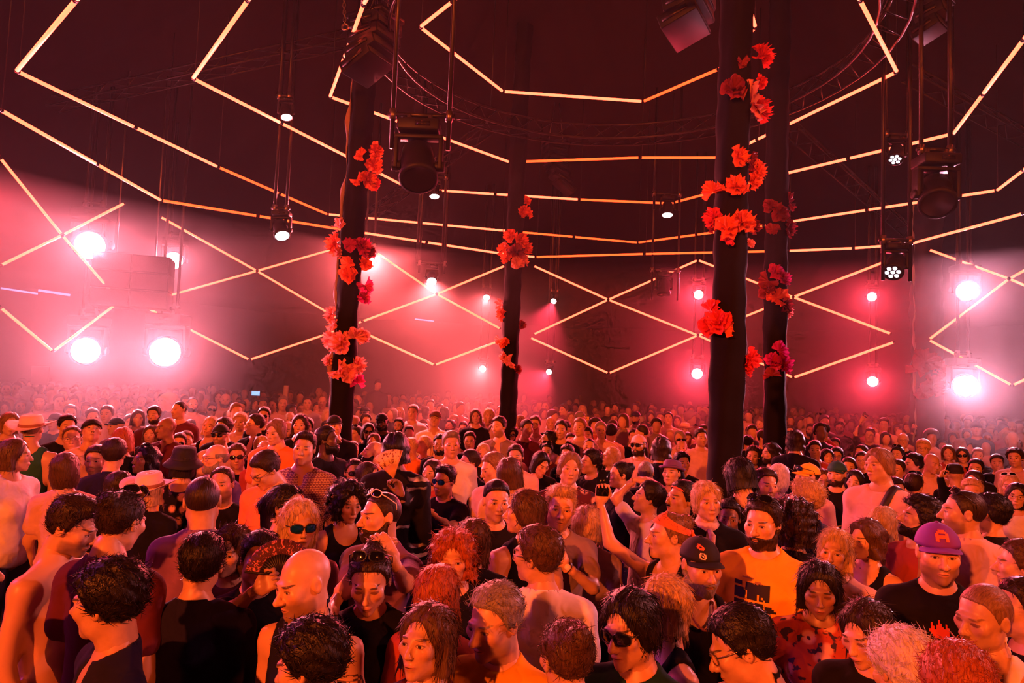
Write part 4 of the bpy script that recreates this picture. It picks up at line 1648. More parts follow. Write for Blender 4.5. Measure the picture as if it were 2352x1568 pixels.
def brim_hat(kind):
    """str: wide straw hat, fed: trilby, buc: bucket hat"""
    if kind == 'str':
        prof = [(.178, .030), (.182, .034), (.150, .026), (.105, .030), (.094, .036), (.090, .060), (.086, .105), (.074, .132), (.045, .136), (.020, .128), (.001, .124)]
        band = [(.096, .038), (.097, .040), (.0955, .062), (.092, .064)]
    elif kind == 'fed':
        prof = [(.118, .052), (.124, .058), (.108, .040), (.094, .038), (.090, .042), (.087, .070), (.082, .108), (.070, .128), (.045, .122), (.018, .112), (.001, .110)]
        band = [(.0945, .043), (.096, .045), (.0925, .066), (.089, .068)]
    else:
        prof = [(.145, -.012), (.148, -.008), (.122, .018), (.098, .040), (.091, .050), (.088, .090), (.080, .122), (.050, .130), (.001, .132)]
        band = [(.0985, .042), (.0995, .044), (.094, .053), (.092, .054)]
    V, F = [], []
    out = {}
    for nm, pr in (('hat_body', prof), ('hat_band', band)):
        b = MB().lathe(pr, 32)
        V = np.concatenate(b.v)
        V[:, 1] = V[:, 1] * 1.17 + .016
        if nm == 'hat_body' and kind == 'str':
            rr = np.hypot(V[:, 0], V[:, 1])
            V[:, 2] += np.where(rr > .11, .05 * (V[:, 0] / .18) ** 2, 0)
        out[nm] = (V, np.concatenate(b.f[4])[:, ::-1])
    return out


def bandana():
    out = {}
    n, m = 40, 5
    V, q = [], []
    for j in range(m + 1):
        u = j / m
        for k in range(n):
            a = 2 * PI * k / n
            fr = (1 - math.sin(a)) / 2          # 1 at the forehead
            z = (.022 + .050 * fr) + u * (.030 + .026 * fr) - .018 * (1 - fr)
            zz = max(-1, min(1, (z - .03) / .092))
            rr = math.sqrt(max(.05, 1 - zz * zz)) * (1 + .012 * math.sin(9 * u + 3 * a))
            V.append([.084 * rr * math.cos(a), .018 + .104 * rr * math.sin(a), z])
    for j in range(m):
        for k in range(n):
            a, b = j * n + k, j * n + (k + 1) % n
            q.append([a, b, b + n, a + n])
    out['cloth_band'] = (np.array(V), np.array(q))
    b = MB()
    b.tube([(0, .12, .02), (0, .138, .018)], [.018, .014], 8)
    b.tube([(0, .13, .02), (.03, .145, -.02), (.035, .14, -.07)], [.008, .016, .004], 6)
    b.tube([(0, .13, .02), (-.025, .148, -.03), (-.02, .145, -.08)], [.008, .015, .004], 6)
    out['knot'] = (np.concatenate(b.v), np.concatenate(b.f[4]))
    return out


def beanie():
    b = MB().lathe([(.080, .030), (.092, .030), (.093, .052), (.088, .054), (.087, .080), (.074, .115), (.045, .132), (.001, .138)], 28)
    V = np.concatenate(b.v)
    V[:, 1] = V[:, 1] * 1.18 + .018
    return {'knit_body': (V, np.concatenate(b.f[4]))}


def glasses_parts(kind):
    """sg: dark wraparound, gl: clear frames"""
    out = {}
    zc, yc = .004, -.098
    fr = MB()
    lens = []
    for s in (-1, 1):
        rim = []
        V = [[s * .033, yc - .004, zc]]
        for k in range(20):
            a = 2 * PI * k / 20
            ca, sa = math.cos(a), math.sin(a)
            w, hh = (.028, .0195) if kind == 'sg' else (.0245, .0195)
            x = s * .033 + w * math.copysign(abs(ca) ** .75, ca)
            z = zc + hh * math.copysign(abs(sa) ** .75, sa)
            y = yc + 5.5 * x * x - .002
            rim.append(Vector((x, y, z)))
            V.append([x, y, z])
        F = np.array([[0, 1 + k, 1 + (k + 1) % 20] for k in range(20)])
        lens.append((np.array(V), F))
        fr.tube(rim + [rim[0]], .0030 if kind == 'sg' else .0017, 5, False)
        fr.tube([(s * .058, yc + .017, zc + .006), (s * .074, -.055, zc + .008), (s * .083, .008, zc + .010), (s * .082, .028, zc - .012)], [.0030, .0028, .0024, .003], 5)
    fr.tube([(-.011, yc - .001, zc + .005), (0, yc - .004, zc + .007), (.011, yc - .001, zc + .005)], .0025, 5)
    out['frame'] = (np.concatenate(fr.v), fr.f)
    out['lens'] = lens
    return out


# ------------------------------------------------------------------ who stands where: read off the photograph
CROP = {'A': (0, 870, 400 / 2352), 'B': (400, 870, 400 / 2352), 'C': (800, 870, 400 / 2352), 'D': (1200, 870, 400 / 2352), 'E': (1600, 870, 400 / 2352), 'F': (1952, 870, 400 / 2352),
        'P': (0, 1080, 600 / 1928), 'Q': (550, 1080, 600 / 1928), 'R': (1100, 1080, 600 / 1928), 'S': (1650, 1080, 702 / 2256)}
# crop letter, centre x, crown y, chin y, head turn (0 to us, + to picture right), hair, hair colour, skin, garment, garment colour, extras ; label tail after |
ROWS = '''
P 790 640 1230 -124 cu k 1 v n P-4 B-80|person in purple-navy open jacket, head turned away, beside the navy sweatshirt
P 1490 455 890 168 sh k 1 l n gl|person in navy sweatshirt seen squarely from behind
P 1700 415 770 -24 wv b 1 t m sm|person in wine-red T-shirt peeping past the navy sweatshirt
P 545 180 610 62 qf d 1 n k P-22 st B48|person with bare chest and shoulders, looking down
P 900 160 590 138 bn d 1 t m hs P-14|person in dark maroon T-shirt seen from behind, sunglasses pushed up
P 1495 45 400 176 bz d 1 s u|person in purple button shirt seen from behind
P -285 440 1000 70 sh k 1 t u B100|person in purple T-shirt beside the person with bare chest
Q 470 595 1060 -58 bd k 1 k n st P-12 mb|person in navy sleeveless top with a tattooed upper arm
Q 515 1120 1690 -118 cu k 1 k n P-14|person in navy sleeveless top, back turned, before the tattooed arm
Q 960 590 1030 -8 bn d 1 t k hs P-18 shut #brow|person in black T-shirt, one hand at the brow, sunglasses pushed up
Q 445 215 580 12 bb y 1 k w sgb st0 sm|person in white sleeveless top and blue wraparound sunglasses
Q 355 105 420 62 pt k 1 k p|person in pale sleeveless top turned sideways behind the blue wraparound sunglasses
Q 800 70 380 24 lc k 2 k k P-8 sm|person in black low-cut top, looking down beside the lilac T-shirt
Q 1035 165 510 -62 bz d 1 t u be hsw mb #clasp|person in lilac T-shirt, white sunglasses pushed up, hands clasped
Q 1580 465 810 -6 lc r 1 t k|person in black T-shirt facing us behind the rust-red T-shirt
Q 1475 770 1060 158 bb r 1 t r|person in rust-red T-shirt, back turned, before the lilac T-shirt
Q 1375 1010 1500 -34 lg b 1 t m P+8|person in maroon T-shirt, face tilted up beside the mustard yellow T-shirt
R 110 840 1360 -42 sh g 1 t y P-10 st mb|person in mustard yellow T-shirt, looking down
Q 1725 370 660 172 lg b 1 t k|person in black T-shirt, back turned, beside the teal hood
R 130 75 370 12 fd k 1 t k|person in black T-shirt facing us beside the teal hood
Q 150 470 820 5 sh k 2 t k #fan2|person in black T-shirt half hidden behind a dark patterned fan
R 330 145 460 -98 sl b 1 k k B-150|person in black sleeveless top with a teal hood
R 425 400 830 -122 sh b 1 t w gl B178|person in white T-shirt and thin glasses seen from behind
R 600 100 430 4 qf y 1 t g st #watch|person in taupe T-shirt, forearm with a wristwatch raised
R 800 255 530 176 lg y 1 t g|person in taupe T-shirt, back turned, beside the raised filming arm
R 1390 320 640 -72 bnd y 1 k k #phone|person with orange headband and black tank top, arm up filming
R 1250 70 320 -92 sh k 1 t w #overhead P+10|person in white T-shirt, arm bent over the head
R 1490 85 340 -52 bnr k 2 t k mu P+8|person in black T-shirt and red bandana
R 1685 80 360 18 sl y 1 s k|person in dark button shirt with a pale neckerchief
R 1840 245 450 2 sh k 3 k p|person in pale tank top facing us behind the badged black cap
R 1640 490 890 28 capk k 1 k k be gb P-6 nk|person with black cap bearing two badges and black tank top
R 1345 800 1180 -104 lg y 1 k k gl B-60|person in black tank top and glasses, turned away before the badged cap
R 1110 890 1420 -34 sl k 1 s t sg P-8|person in dark teal shirt and black sunglasses
R 640 1110 1640 -152 bn b 1 t p P-10|person in pale pink T-shirt, back turned, before the white T-shirt
S 325 195 560 -22 sh d 1 t y be hs cross P-4 mb ear|person in yellow T-shirt with black block print, arms crossed
S 560 195 560 172 lc d 1 t k|person in black T-shirt, back turned, behind the yellow print T-shirt
S 640 50 340 -128 cu y 1 j n|person in navy jacket, turned away, behind the yellow print T-shirt
S 860 455 730 -12 lg y 1 t p|person in faded pink T-shirt facing us behind the red flowered T-shirt
S 1085 375 640 -42 wv b 1 k k|person in black tank top in profile beside the faded pink T-shirt
S 1225 262 520 152 lg y 1 t p|person in pink T-shirt, back turned, before the red T-shirt
S 1480 170 500 -76 af k 1 t r be P+14 mb|person in red T-shirt in profile, chin lifted
S 1625 385 810 12 capu d 1 t k st P-4 mb|person with purple cap and black T-shirt with red flame print
S 1800 150 470 -78 bz d 1 t p hs st B-150|person in pink T-shirt in profile behind the purple cap, sunglasses pushed up
S 1995 165 460 -112 sh k 1 t k B-140|person in black T-shirt behind the pink T-shirt with pushed-up sunglasses
S 745 705 1040 2 lg k 3 t r shut P-10 FL|person in red flowered T-shirt, eyes lowered
S 1090 1020 1380 -32 lg d 1 t k P-16 shut|person in black T-shirt, looking down before the red flowered T-shirt
S 1950 850 1310 -36 bz l 1 k w mu P-10 shut|person in white tank top, eyes lowered
S 1350 1180 1720 -140 cu w 1 t k P-24|person in black T-shirt bent forward before the purple cap
S 1775 1290 1890 176 cu r 1 t k|person in black T-shirt, back turned, beside the white tank top
S 165 1010 1570 -84 sh k 1 k k gl P-26 #glasses|person in black tank top and glasses, head bowed
S 2225 510 870 -82 sh b 1 t k|person in black T-shirt in profile behind the white tank top
S 2235 830 1200 -64 sh d 1 t k|person in black T-shirt turned sideways, beside the white tank top
A 130 445 760 12 lg l 1 t w
A 435 480 860 158 str l 1 k e
A 905 475 800 15 sh k 1 t k
A 975 635 965 -4 rc b 1 s m gl
A 1235 520 870 8 capk k 1 j p P+22
A 1560 510 760 -58 capk k 1 t m
A 1660 645 1000 174 lg r 1 t k
A 1545 790 1210 164 sh d 1 t n
A 1960 900 1290 -58 wv k 3 t k hs P+12
A 1290 890 1290 -18 sh d 1 t u st
A 890 990 1450 162 bb b 1 t p
A 205 800 1250 76 lg b 1 t w
A 1640 1250 1670 58 sl d 1 t k
A 2030 1250 1720 148 str y 1 t k sw
A 2075 360 610 -24 sh d 1 t m be
A 2240 520 810 -62 bd k 3 s m
A 2030 620 870 -14 lg b 1 t k
A 1860 410 650 6 lg b 1 t k
A 1750 470 700 0 lg d 1 t m
A 1440 350 590 -20 sh b 1 t p
A 1250 390 630 8 sh d 1 t p
A 930 285 510 0 cu y 1 t p
A 945 340 570 12 sh d 1 t k
A 1375 250 440 0 cu b 1 t p
A 1615 310 470 0 sh b 1 t g
A 1620 410 600 -10 sh l 1 t p
A 1160 310 500 0 sh b 1 t p
A 1000 220 400 0 sh d 1 t k
A 800 200 400 10 sh b 1 t p
A 860 115 300 -20 sh d 1 t g
A 1010 130 290 0 capk k 1 t p
A 530 205 420 0 sh b 1 t p
A 480 350 540 -10 bd l 1 t p
A 660 400 580 0 sh g 1 t g
A 650 190 350 0 sh g 1 t p
A 1250 140 300 10 bd l 1 t p
A 1420 110 290 0 sh d 1 t k
A 1520 190 360 0 sh k 1 t p
A 1600 150 300 0 cu y 1 t p
A 1680 235 400 -20 sh k 1 t k
A 1815 80 280 0 sh k 4 t k
A 1915 205 380 0 sh g 1 t w
A 1920 100 240 0 bd g 1 t p
A 2130 140 290 0 sh d 1 t p
A 2200 185 380 -30 sh k 1 t k
A 2240 280 460 10 sh d 1 t p
A 85 40 220 0 sh b 1 t p
A 225 35 220 0 sh d 1 t p
A 60 300 480 0 lg b 1 t p
A 280 270 460 0 sh b 1 t p
A 1940 340 500 0 sh d 1 t p
A 1740 270 440 0 sh k 1 t p
A 740 450 690 -30 capk k 1 t k
B 1755 690 1150 -12 qf d 1 s u st0 mb sc
B 2075 630 1000 72 sh k 4 t k be P+8 mb
B 550 885 1260 -68 bd g 1 s u gl gb mb
B 850 870 1210 -4 sh b 1 t k sg
B 620 600 900 -24 capk k 1 t p sg st
B 1085 465 750 -68 sh d 1 j k gl
B 1370 540 880 -36 sl l 1 s o P-10
B 1530 570 840 -20 bd d 1 t k be
B 1220 820 1140 -30 bd k 1 t r P+20
B 1180 760 1010 0 wv y 1 t k hs
B 1230 970 1460 -62 sh d 1 t o P-34 gl
B 1790 520 770 -10 sh d 1 t k
B 2170 480 770 20 capk k 1 t k
B 1210 370 620 -10 sh d 1 t k sg
B 510 310 510 0 sh d 1 t k sg
B 250 240 440 10 bz d 1 t p be
B 60 300 540 -48 bz d 1 t m
B 890 440 700 -14 cu y 1 t p
B 740 415 620 0 cu y 1 t p
B 660 510 810 -40 sh d 1 t k
B 490 500 790 -28 lg y 1 k k P+10
B 380 465 620 0 cu d 1 t k hs
B 220 555 740 0 sh b 1 t p
B 905 290 480 0 sh d 1 t p be
B 1330 250 440 -20 cu d 1 t p
B 1470 225 430 0 sh g 1 t p
B 1590 330 530 30 sh k 4 t k
B 1560 440 640 0 bd d 1 t p
B 1700 470 770 -10 lg d 1 t k
B 1870 460 640 0 sh g 1 t p
B 1900 400 520 0 capk k 1 t p
B 1930 310 470 0 sh d 1 t p
B 1800 230 420 0 sh d 1 t w
B 1960 70 240 0 bd g 1 t p
B 2020 150 320 0 bd l 1 t p
B 2000 235 400 0 bd l 1 t p
B 950 130 280 0 bd l 1 t p
B 820 160 310 0 sh d 1 t p
B 690 190 390 0 bd d 1 t p be
B 600 150 340 0 lg b 1 t p
B 440 180 320 0 sh y 1 t p
B 430 265 420 0 bd l 1 t p
B 370 120 280 0 sh d 1 t p
B 245 115 250 0 bd l 1 t p
B 150 225 410 0 sh d 1 t k
B 50 220 360 0 sh b 1 t p
B 740 365 520 0 sh b 1 t p
B 870 240 390 0 sh b 1 t p
B 1100 260 430 0 lg d 1 t p
B 1200 240 430 0 cu b 1 t p
B 1380 470 620 0 sh d 1 t k
B 1720 320 480 0 sh b 1 t p
B 1700 165 320 0 capw d 1 t p
B 1560 140 310 0 sh b 1 t p
B 1430 160 300 0 sh l 1 t p
B 1200 150 290 0 sh b 1 t p
B 2060 340 490 0 sh k 1 t k
B 2060 560 760 0 sh d 1 t k
B 70 740 980 -8 sh d 1 t o sg
B 0 570 800 -30 bd w 1 t k
B 165 740 920 0 sh b 1 t p
B 640 1190 1640 -18 rc d 1 t k st mb
B 130 905 1340 172 buc k 1 k k FL
C 645 715 1170 172 wv k 3 j k KM #fan1
C 1390 690 1060 8 qf g 1 t w sm
C 80 1080 1450 10 bn k 2 t k sg
C 275 1120 1500 58 lg d 1 t k
C 330 840 1150 -80 bd k 1 t o be P+10
C 60 835 1090 16 bn d 1 t k
C 1290 1150 1570 -34 qf k 2 t k sgb st #chin mb
C 1630 950 1290 -70 sh d 1 j k gl
C 1950 990 1410 -62 sh l 1 t p P-14
C 2185 1050 1500 170 lg b 1 t p
C 1170 415 650 -4 capm d 1 s w gl P+8
C 265 590 830 6 bb d 1 t k sg
C 455 450 690 -10 capbk k 4 t k sg be
C 680 520 730 -20 sh k 2 t w gl be
C 220 485 650 -18 capw d 1 t w
C 220 365 550 -20 capk k 1 t k sg
C 690 375 550 -10 bb y 1 t w P+8
C 870 340 550 -15 sh g 1 s w
C 370 180 360 0 sh g 1 t w
C 130 205 380 10 bd g 1 t k be
C 400 5 150 15 sh k 1 t k riser P-12
C 1010 760 1010 -62 pt y 1 t k P+8
C 835 790 1040 -50 sh y 1 t o
C 1240 740 1020 -10 sh k 2 t k gl be
C 1640 705 960 -4 sh d 1 t k gl
C 1690 540 750 -30 sh d 1 t r
C 1780 560 760 172 lg b 1 t k txt
C 1550 570 750 -10 sh d 1 t r
C 1370 545 730 -40 sh k 1 t k be P+15
C 820 650 800 0 sh d 1 t k
C 2030 500 780 -34 sh d 1 j g st
C 2200 620 850 0 af k 3 t m sg
C 2190 830 1060 -34 capg d 1 t p
C 2260 880 1210 -10 sh d 1 t p st
C 1820 900 1100 0 lg y 1 t k
C 1720 400 610 0 lg b 1 t k
C 1900 390 590 0 wv y 1 t p
C 2060 360 530 -30 sh l 1 t b
C 2110 310 460 20 capk k 1 t b hs
C 960 205 370 0 sh k 1 t w be
C 1110 270 430 0 sh d 1 t p
C 1240 330 490 0 sh d 1 t p
C 730 270 410 0 sh d 1 t p
C 540 270 400 0 bd l 1 t p gl
C 640 205 330 0 sh d 1 t p
C 545 180 310 0 sh d 1 t k
C 740 190 310 0 sh b 1 t p
C 290 310 450 0 bd g 1 t w
C 220 145 300 0 bd l 1 t p
C 1150 190 320 0 sh d 1 t p
C 1350 135 270 0 sh b 1 t p
C 1420 190 330 0 bd l 1 t p be
C 1320 240 370 0 capk k 1 t p
C 1780 160 300 0 capm d 1 t p
C 1925 170 300 0 bd l 1 t p
C 1600 220 340 0 sh d 1 t p
C 1615 300 440 0 bz d 1 t p
C 1450 310 460 0 lg b 1 t p
C 1515 300 440 0 bb d 1 t p
C 1740 260 390 0 capk k 1 t p sg
C 1830 310 440 0 sh l 1 t p
C 1940 280 410 0 sh d 1 t p
C 2000 215 330 0 sh d 1 t r
C 1430 480 650 0 lg y 1 t p
C 1575 470 620 0 cu b 1 t p
C 1320 440 580 0 sh w 1 t p
C 635 480 620 0 cu d 1 t p
C 975 420 570 0 lg d 1 t p
C 1020 610 780 0 sh b 1 t p
C 1010 540 700 0 capm d 1 t m
C 870 210 340 0 sh d 1 t p
C 1060 200 320 0 sh d 1 t p
C 950 130 250 0 bd l 1 t p
C 340 750 940 -20 lg b 1 t k
C 100 630 860 -46 sh d 1 t k hs
C 1120 1130 1380 -30 bb d 1 t r
D 640 985 1410 8 sl l 1 t m FL sm
D 1565 745 1030 -24 capp d 1 t p sg be
D 915 930 1280 -62 cu k 2 t k
D 1310 1115 1470 -72 bn k 1 t k
D 1670 1110 1420 172 bz g 1 t k
D 2010 1100 1440 -20 fed d 1 t k P+10
D 2160 975 1260 24 cu k 1 t k
D 340 690 950 -72 sh k 2 t p be P+8
D 250 980 1300 30 lg k 1 t k P-24 shut
D 330 880 1080 -10 sh k 1 t m hs
D 600 890 1130 -20 cu d 1 t k
D 1190 910 1190 -62 lg y 1 t k P+14
D 1880 780 1110 166 wv d 1 t k
D 2150 820 1050 -4 bd l 1 t k hs
D 520 550 810 -10 sh d 1 t k
D 1060 570 800 4 sh g 1 s p
D 1200 590 820 162 cu k 2 t p
D 770 520 770 -20 sh l 1 t p
D 870 640 880 -10 sh d 1 t m
D 860 740 980 -20 sh l 1 t p hs
D 900 800 1040 0 bz d 1 t k
D 1340 580 760 4 sh b 1 t p gl
D 1500 670 880 0 sh d 1 t k
D 1790 540 710 -10 cu b 1 t p
D 1840 650 810 -4 sh d 1 t p hs
D 1990 690 830 0 sh y 1 t p
D 2190 590 770 0 str y 1 t p
D 2230 720 900 10 sh b 1 t r
D 60 540 790 30 sh d 1 t m
D 170 490 730 -10 sh b 1 t p gl
D 380 510 690 0 bd y 1 t k
D 650 740 920 0 sh d 1 t p gl
D 1530 430 610 -24 capn d 1 t w be
D 1530 320 460 -20 capn d 1 t w
D 1260 295 480 -30 cu d 1 t k
D 1240 460 620 0 sh d 1 t k
D 560 330 510 -50 sh b 1 t w
D 310 290 460 -10 sh b 1 t w P+10
D 370 190 340 10 capb d 1 s r
D 720 440 600 -10 lg b 1 t r
D 940 490 660 10 sh b 1 t p
D 1000 430 580 0 sh l 1 t p
D 980 360 500 0 cu b 1 t p
D 1150 340 490 0 sh d 1 t k
D 960 275 410 0 bd w 1 t p
D 710 320 460 0 sh d 1 t k
D 810 350 510 0 lg y 1 t p
D 660 440 610 0 lg l 1 t p
D 1080 290 430 0 lg l 1 t p
D 780 205 320 0 bd l 1 t r
D 730 260 380 0 bd l 1 t r
D 630 250 380 0 sh d 1 t r
D 420 430 580 0 sh d 1 t p
D 230 280 430 0 sh d 1 t k
D 1430 360 500 0 sh d 1 t p gl
D 1350 375 510 0 sh d 1 t p
D 1860 440 610 0 sh b 1 t p
D 1970 440 620 0 sh d 1 t p P+12
D 1900 360 490 0 sh d 1 t p
D 2140 330 480 0 sh k 1 t p
D 2280 345 510 0 lg d 1 t p gl
D 2090 490 660 0 lg b 1 t p
D 1750 320 450 0 sh d 1 t p #ph3
D 2260 290 410 0 bd l 1 t p
D 1560 265 390 0 sh d 1 t p
D 2180 510 660 0 bd l 1 t p
D 1640 570 710 0 sh b 1 t p gl
D 20 170 320 0 lg d 1 t p #heart
E 1260 790 1040 0 sh d 1 t p sg
E 1335 690 980 172 wv d 1 t k
E 1600 825 1080 0 sh d 1 t r
E 1870 790 980 -4 cu k 1 t k gl
E 1930 565 740 0 cu k 1 t k be
E 1700 590 790 -76 bz d 1 s r
E 760 890 1170 -4 cu d 1 t k
E 1000 860 1140 -62 wv d 1 t k be
E 920 680 900 60 sh d 1 t k
E 1090 760 930 172 capw d 1 t p
E 860 520 700 -30 sh l 1 t p be
E 570 1060 1560 -152 lg k 1 k k P-20
E 400 980 1340 34 sh k 1 t k
E 1490 1130 1500 -58 capy d 1 s p hs
E 1110 1140 1500 172 bb w 1 t p
E 935 1200 1640 26 sh d 1 t k st
E 1890 1100 1440 -18 cape d 1 t k be
E 1890 950 1120 0 cu k 2 t k gl
E 1760 960 1150 22 bb k 1 t p
E 2130 1250 1520 -10 bb k 1 t k
E 2230 990 1200 -4 sh d 1 t k gl
E 2220 890 1090 -40 sh d 1 t k
E 2050 1090 1290 0 sh d 1 t k
E 700 750 950 162 bn k 1 t k
E 700 420 580 0 capm d 1 t p
E 810 370 490 0 sh b 1 t p
E 690 530 670 0 sh b 1 t r
E 720 650 780 0 cu k 1 t k gl
E 1310 340 510 0 sh b 1 t p
E 1420 360 510 0 sh b 1 t r
E 1880 355 490 0 sh l 1 t p
E 1270 490 640 0 sh d 1 t k
E 1260 620 800 0 sh d 1 t p sg
E 1480 520 660 0 bd d 1 t p
E 1540 480 620 0 cu d 1 t r
E 1650 450 580 0 sh d 1 t r
E 1830 480 630 0 capb d 1 t r
E 2030 460 600 0 bd l 1 t p
E 1540 600 770 0 sh d 1 t k be
E 1740 800 980 0 sh d 1 t p hsw
E 2090 540 690 0 sh d 1 t r
E 60 660 910 22 sh d 1 t p
E 40 340 480 0 sh g 1 t p
E 120 345 480 0 sh d 1 t p
E 100 610 780 0 wv g 1 t p
E 1280 1040 1260 176 sh d 1 t k
E 1700 1220 1500 10 bb b 1 t k
F 385 930 1380 -38 sl l 1 l p mb strap
F 270 660 850 -10 sh d 1 t k gl #cam
F 1110 1010 1270 40 bd k 2 t p P-10
F 1420 1140 1440 174 bean k 1 j k #ph2
F 850 990 1280 -60 cu k 1 j k
F 640 900 1130 -20 sh k 1 t k hs
F 990 800 1050 -4 cu y 1 t p gl
F 1330 890 1110 0 lg b 1 t r
F 1520 920 1140 0 lg d 1 t k sg
F 1730 930 1130 0 sh l 1 t k
F 1700 1100 1310 -10 sh k 1 t k
F 1680 1260 1500 -20 lg d 1 t k
F 1650 1370 1660 0 cu y 1 t k
F 2160 1310 1580 0 lg y 1 k r hsw
F 2230 920 1190 -10 cu d 1 t p
F 2330 970 1200 0 sh b 1 t p
F 1530 800 960 0 sh y 1 t p
F 1260 830 980 0 sh d 1 t k
F 1180 690 860 0 sh d 1 t r
F 1390 720 880 0 lg d 1 t p
F 1010 640 790 0 sh d 2 t k
F 900 520 710 0 sh d 1 t k be
F 720 730 930 0 bd g 1 t k gl
F 640 610 760 0 lg d 1 t r
F 580 500 640 0 lg d 1 t r
F 460 520 710 0 sh d 1 t p gl
F 770 485 620 0 bd l 1 t k
F 260 570 700 0 sh b 1 t r
F 350 520 660 0 sh b 1 t r
F 560 760 900 0 lg d 1 t r
F 1090 570 720 0 wv d 1 t r
F 1300 500 660 0 sh d 1 t p #ph4
F 1440 540 680 0 cu w 1 t p
F 1590 510 660 0 sh l 1 t p
F 1710 570 770 0 capk d 1 t k
F 1800 520 660 0 cu l 1 t p
F 1860 720 890 0 sh d 1 t k
F 1580 670 830 0 lg d 1 t r
F 2090 490 630 0 sh b 1 t p
F 2070 570 740 0 sh d 1 t p
F 2010 640 790 0 sh d 1 t p
F 2190 570 740 0 bd l 1 t p
F 2290 560 720 0 sh b 1 t p
F 2260 820 980 0 cu l 1 t p
F 1840 860 1010 0 bd l 1 t p
F 1650 810 960 0 sh b 1 t p
F 1990 1040 1220 0 sh d 1 t k
F 870 1290 1580 162 sh d 1 t k hs
F 620 1370 1640 30 sh d 1 t k
F 640 1100 1340 -20 sh d 1 t p
F 2260 1440 1720 -4 bb k 1 t w gl
'''

SKINS = {'1': (.61, .36, .22), '2': (.46, .26, .15), '3': (.27, .145, .095), '4': (.095, .048, .035)}
HAIRS = {'k': (.010, .0065, .0065), 'd': (.026, .014, .009), 'b': (.075, .036, .018), 'l': (.20, .11, .055), 'y': (.46, .31, .16), 'g': (.22, .19, .18), 'w': (.58, .52, .52), 'r': (.34, .085, .025)}
DYES = {'k': ('black', (.010, .008, .012)), 'n': ('navy', (.014, .012, .045)), 'w': ('white', (.78, .72, .74)), 'p': ('pale pink', (.66, .42, .42)), 'u': ('purple', (.25, .11, .30)),
        'y': ('yellow', (.90, .50, .03)), 'g': ('taupe', (.28, .20, .20)), 'r': ('red', (.42, .07, .05)), 'b': ('blue', (.08, .12, .50)), 'o': ('orange', (.80, .24, .06)),
        'e': ('green', (.03, .13, .10)), 'm': ('maroon', (.11, .02, .035)), 't': ('dark teal', (.010, .045, .06))}
GARB = {'t': 'T-shirt', 'k': 'tank top', 'l': 'long-sleeved top', 's': 'button shirt', 'j': 'jacket', 'v': 'open jacket', 'n': ''}
FEMALE = {'lg', 'wv', 'lc', 'bb', 'pt', 'bn'}


class Person:
    pass


def parse():
    out = []
    for line in ROWS.strip().split('\n'):
        row, _, tail = line.partition('|')
        t = row.split()
        p = Person()
        ox, oy, sc = CROP[t[0]]
        p.px = ox + float(t[1]) * sc
        p.top = oy + float(t[2]) * sc
        p.hpx = (float(t[3]) - float(t[2])) * sc
        p.yaw = float(t[4])
        p.hair, p.hc, p.sk, p.g, p.gc = t[5:10]
        p.ex = t[10:]
        p.tail = tail
        p.pitch = 0.0
        p.byaw = None
        p.arm = None
        for e in p.ex:
            if e[0] == 'P' and e[1:2] in '+-':
                p.pitch = float(e[1:])
            elif e[0] == 'B' and e[1:].lstrip('-').isdigit():
                p.byaw = float(e[1:])
            elif e[0] == '#':
                p.arm = e[1:]
        if p.byaw is None:
            p.byaw = p.yaw * .6 if abs(p.yaw) <= 95 else p.yaw * .95
        look = math.degrees(math.atan((p.px - W_PX / 2) / F_PX))
        p.yaw -= look
        p.byaw -= look
        p.idx = len(out)
        out.append(p)
    return out


PEOPLE = parse()


def clamp(v, a, b):
    return max(a, min(b, v))


EXTRA = {'cu': .034, 'af': .056, 'lc': .040, 'qf': .026, 'sh': .020, 'lg': .014, 'wv': .018, 'bb': .014, 'sl': .014, 'bn': .008, 'pt': .008, 'fd': .018, 'rc': .012, 'str': .020, 'fed': .012, 'buc': .014, 'bean': .020}


def tall(p):
    """height of the head with its hair or hat, chin to top"""
    return .236 + EXTRA.get(p.hair, .014 if p.hair.startswith('cap') else .004)


def place_all(people):
    n = len(people)
    d0 = np.array([F_PX * tall(p) / p.hpx for p in people])
    rays = [ray(p.px, p.top + p.hpx * (1 - .118 / tall(p))) for p in people]
    R = np.array([[r.x / r.y, r.z / r.y] for r in rays])       # per metre of depth

    def zlim(i, d, lo, hi):
        z = CAM.z + R[i, 1] * d
        return z
    d = d0.copy()
    lo, hi = d0 * .58, d0 * 1.36
    for i in range(n):
        if 'riser' in people[i].ex:
            continue
        k = R[i, 1]
        if k < -1e-4:
            dmin, dmax = (1.80 - CAM.z) / k, (1.46 - CAM.z) / k
            d[i] = clamp(d[i], dmin, dmax)
            d[i] = clamp(d[i], lo[i], hi[i])
    lo, hi = np.minimum(lo, d), np.maximum(hi, d)
    for it in range(60):
        X, Y = R[:, 0] * d, d
        dx, dy = X[:, None] - X[None], Y[:, None] - Y[None]
        dist = np.sqrt(dx * dx + dy * dy) + np.eye(n) * 9
        need = np.minimum(.36, .30 + .01 * d)[:, None]
        ov = np.maximum(0, need - dist)
        push = (np.sign(dy) * ov).sum(1) * .35
        d = np.clip(d + push, lo, hi)
        for i in range(n):
            k = R[i, 1]
            if k < -1e-4 and 'riser' not in people[i].ex:
                d[i] = clamp(d[i], min(d[i], max(lo[i], (1.86 - CAM.z) / k)), hi[i])
    for i, p in enumerate(people):
        p.d = float(d[i])
        p.c = CAM + rays[i] * (p.d / rays[i].y)


place_all(PEOPLE)
ORDER = sorted(PEOPLE, key=lambda p: -p.hpx)
CROWD_MAX = 300
SINGLE, REST = ORDER[:CROWD_MAX], ORDER[CROWD_MAX:]


def lod(p):
    return 0 if p.hpx > 84 else (1 if p.hpx > 44 else 2)


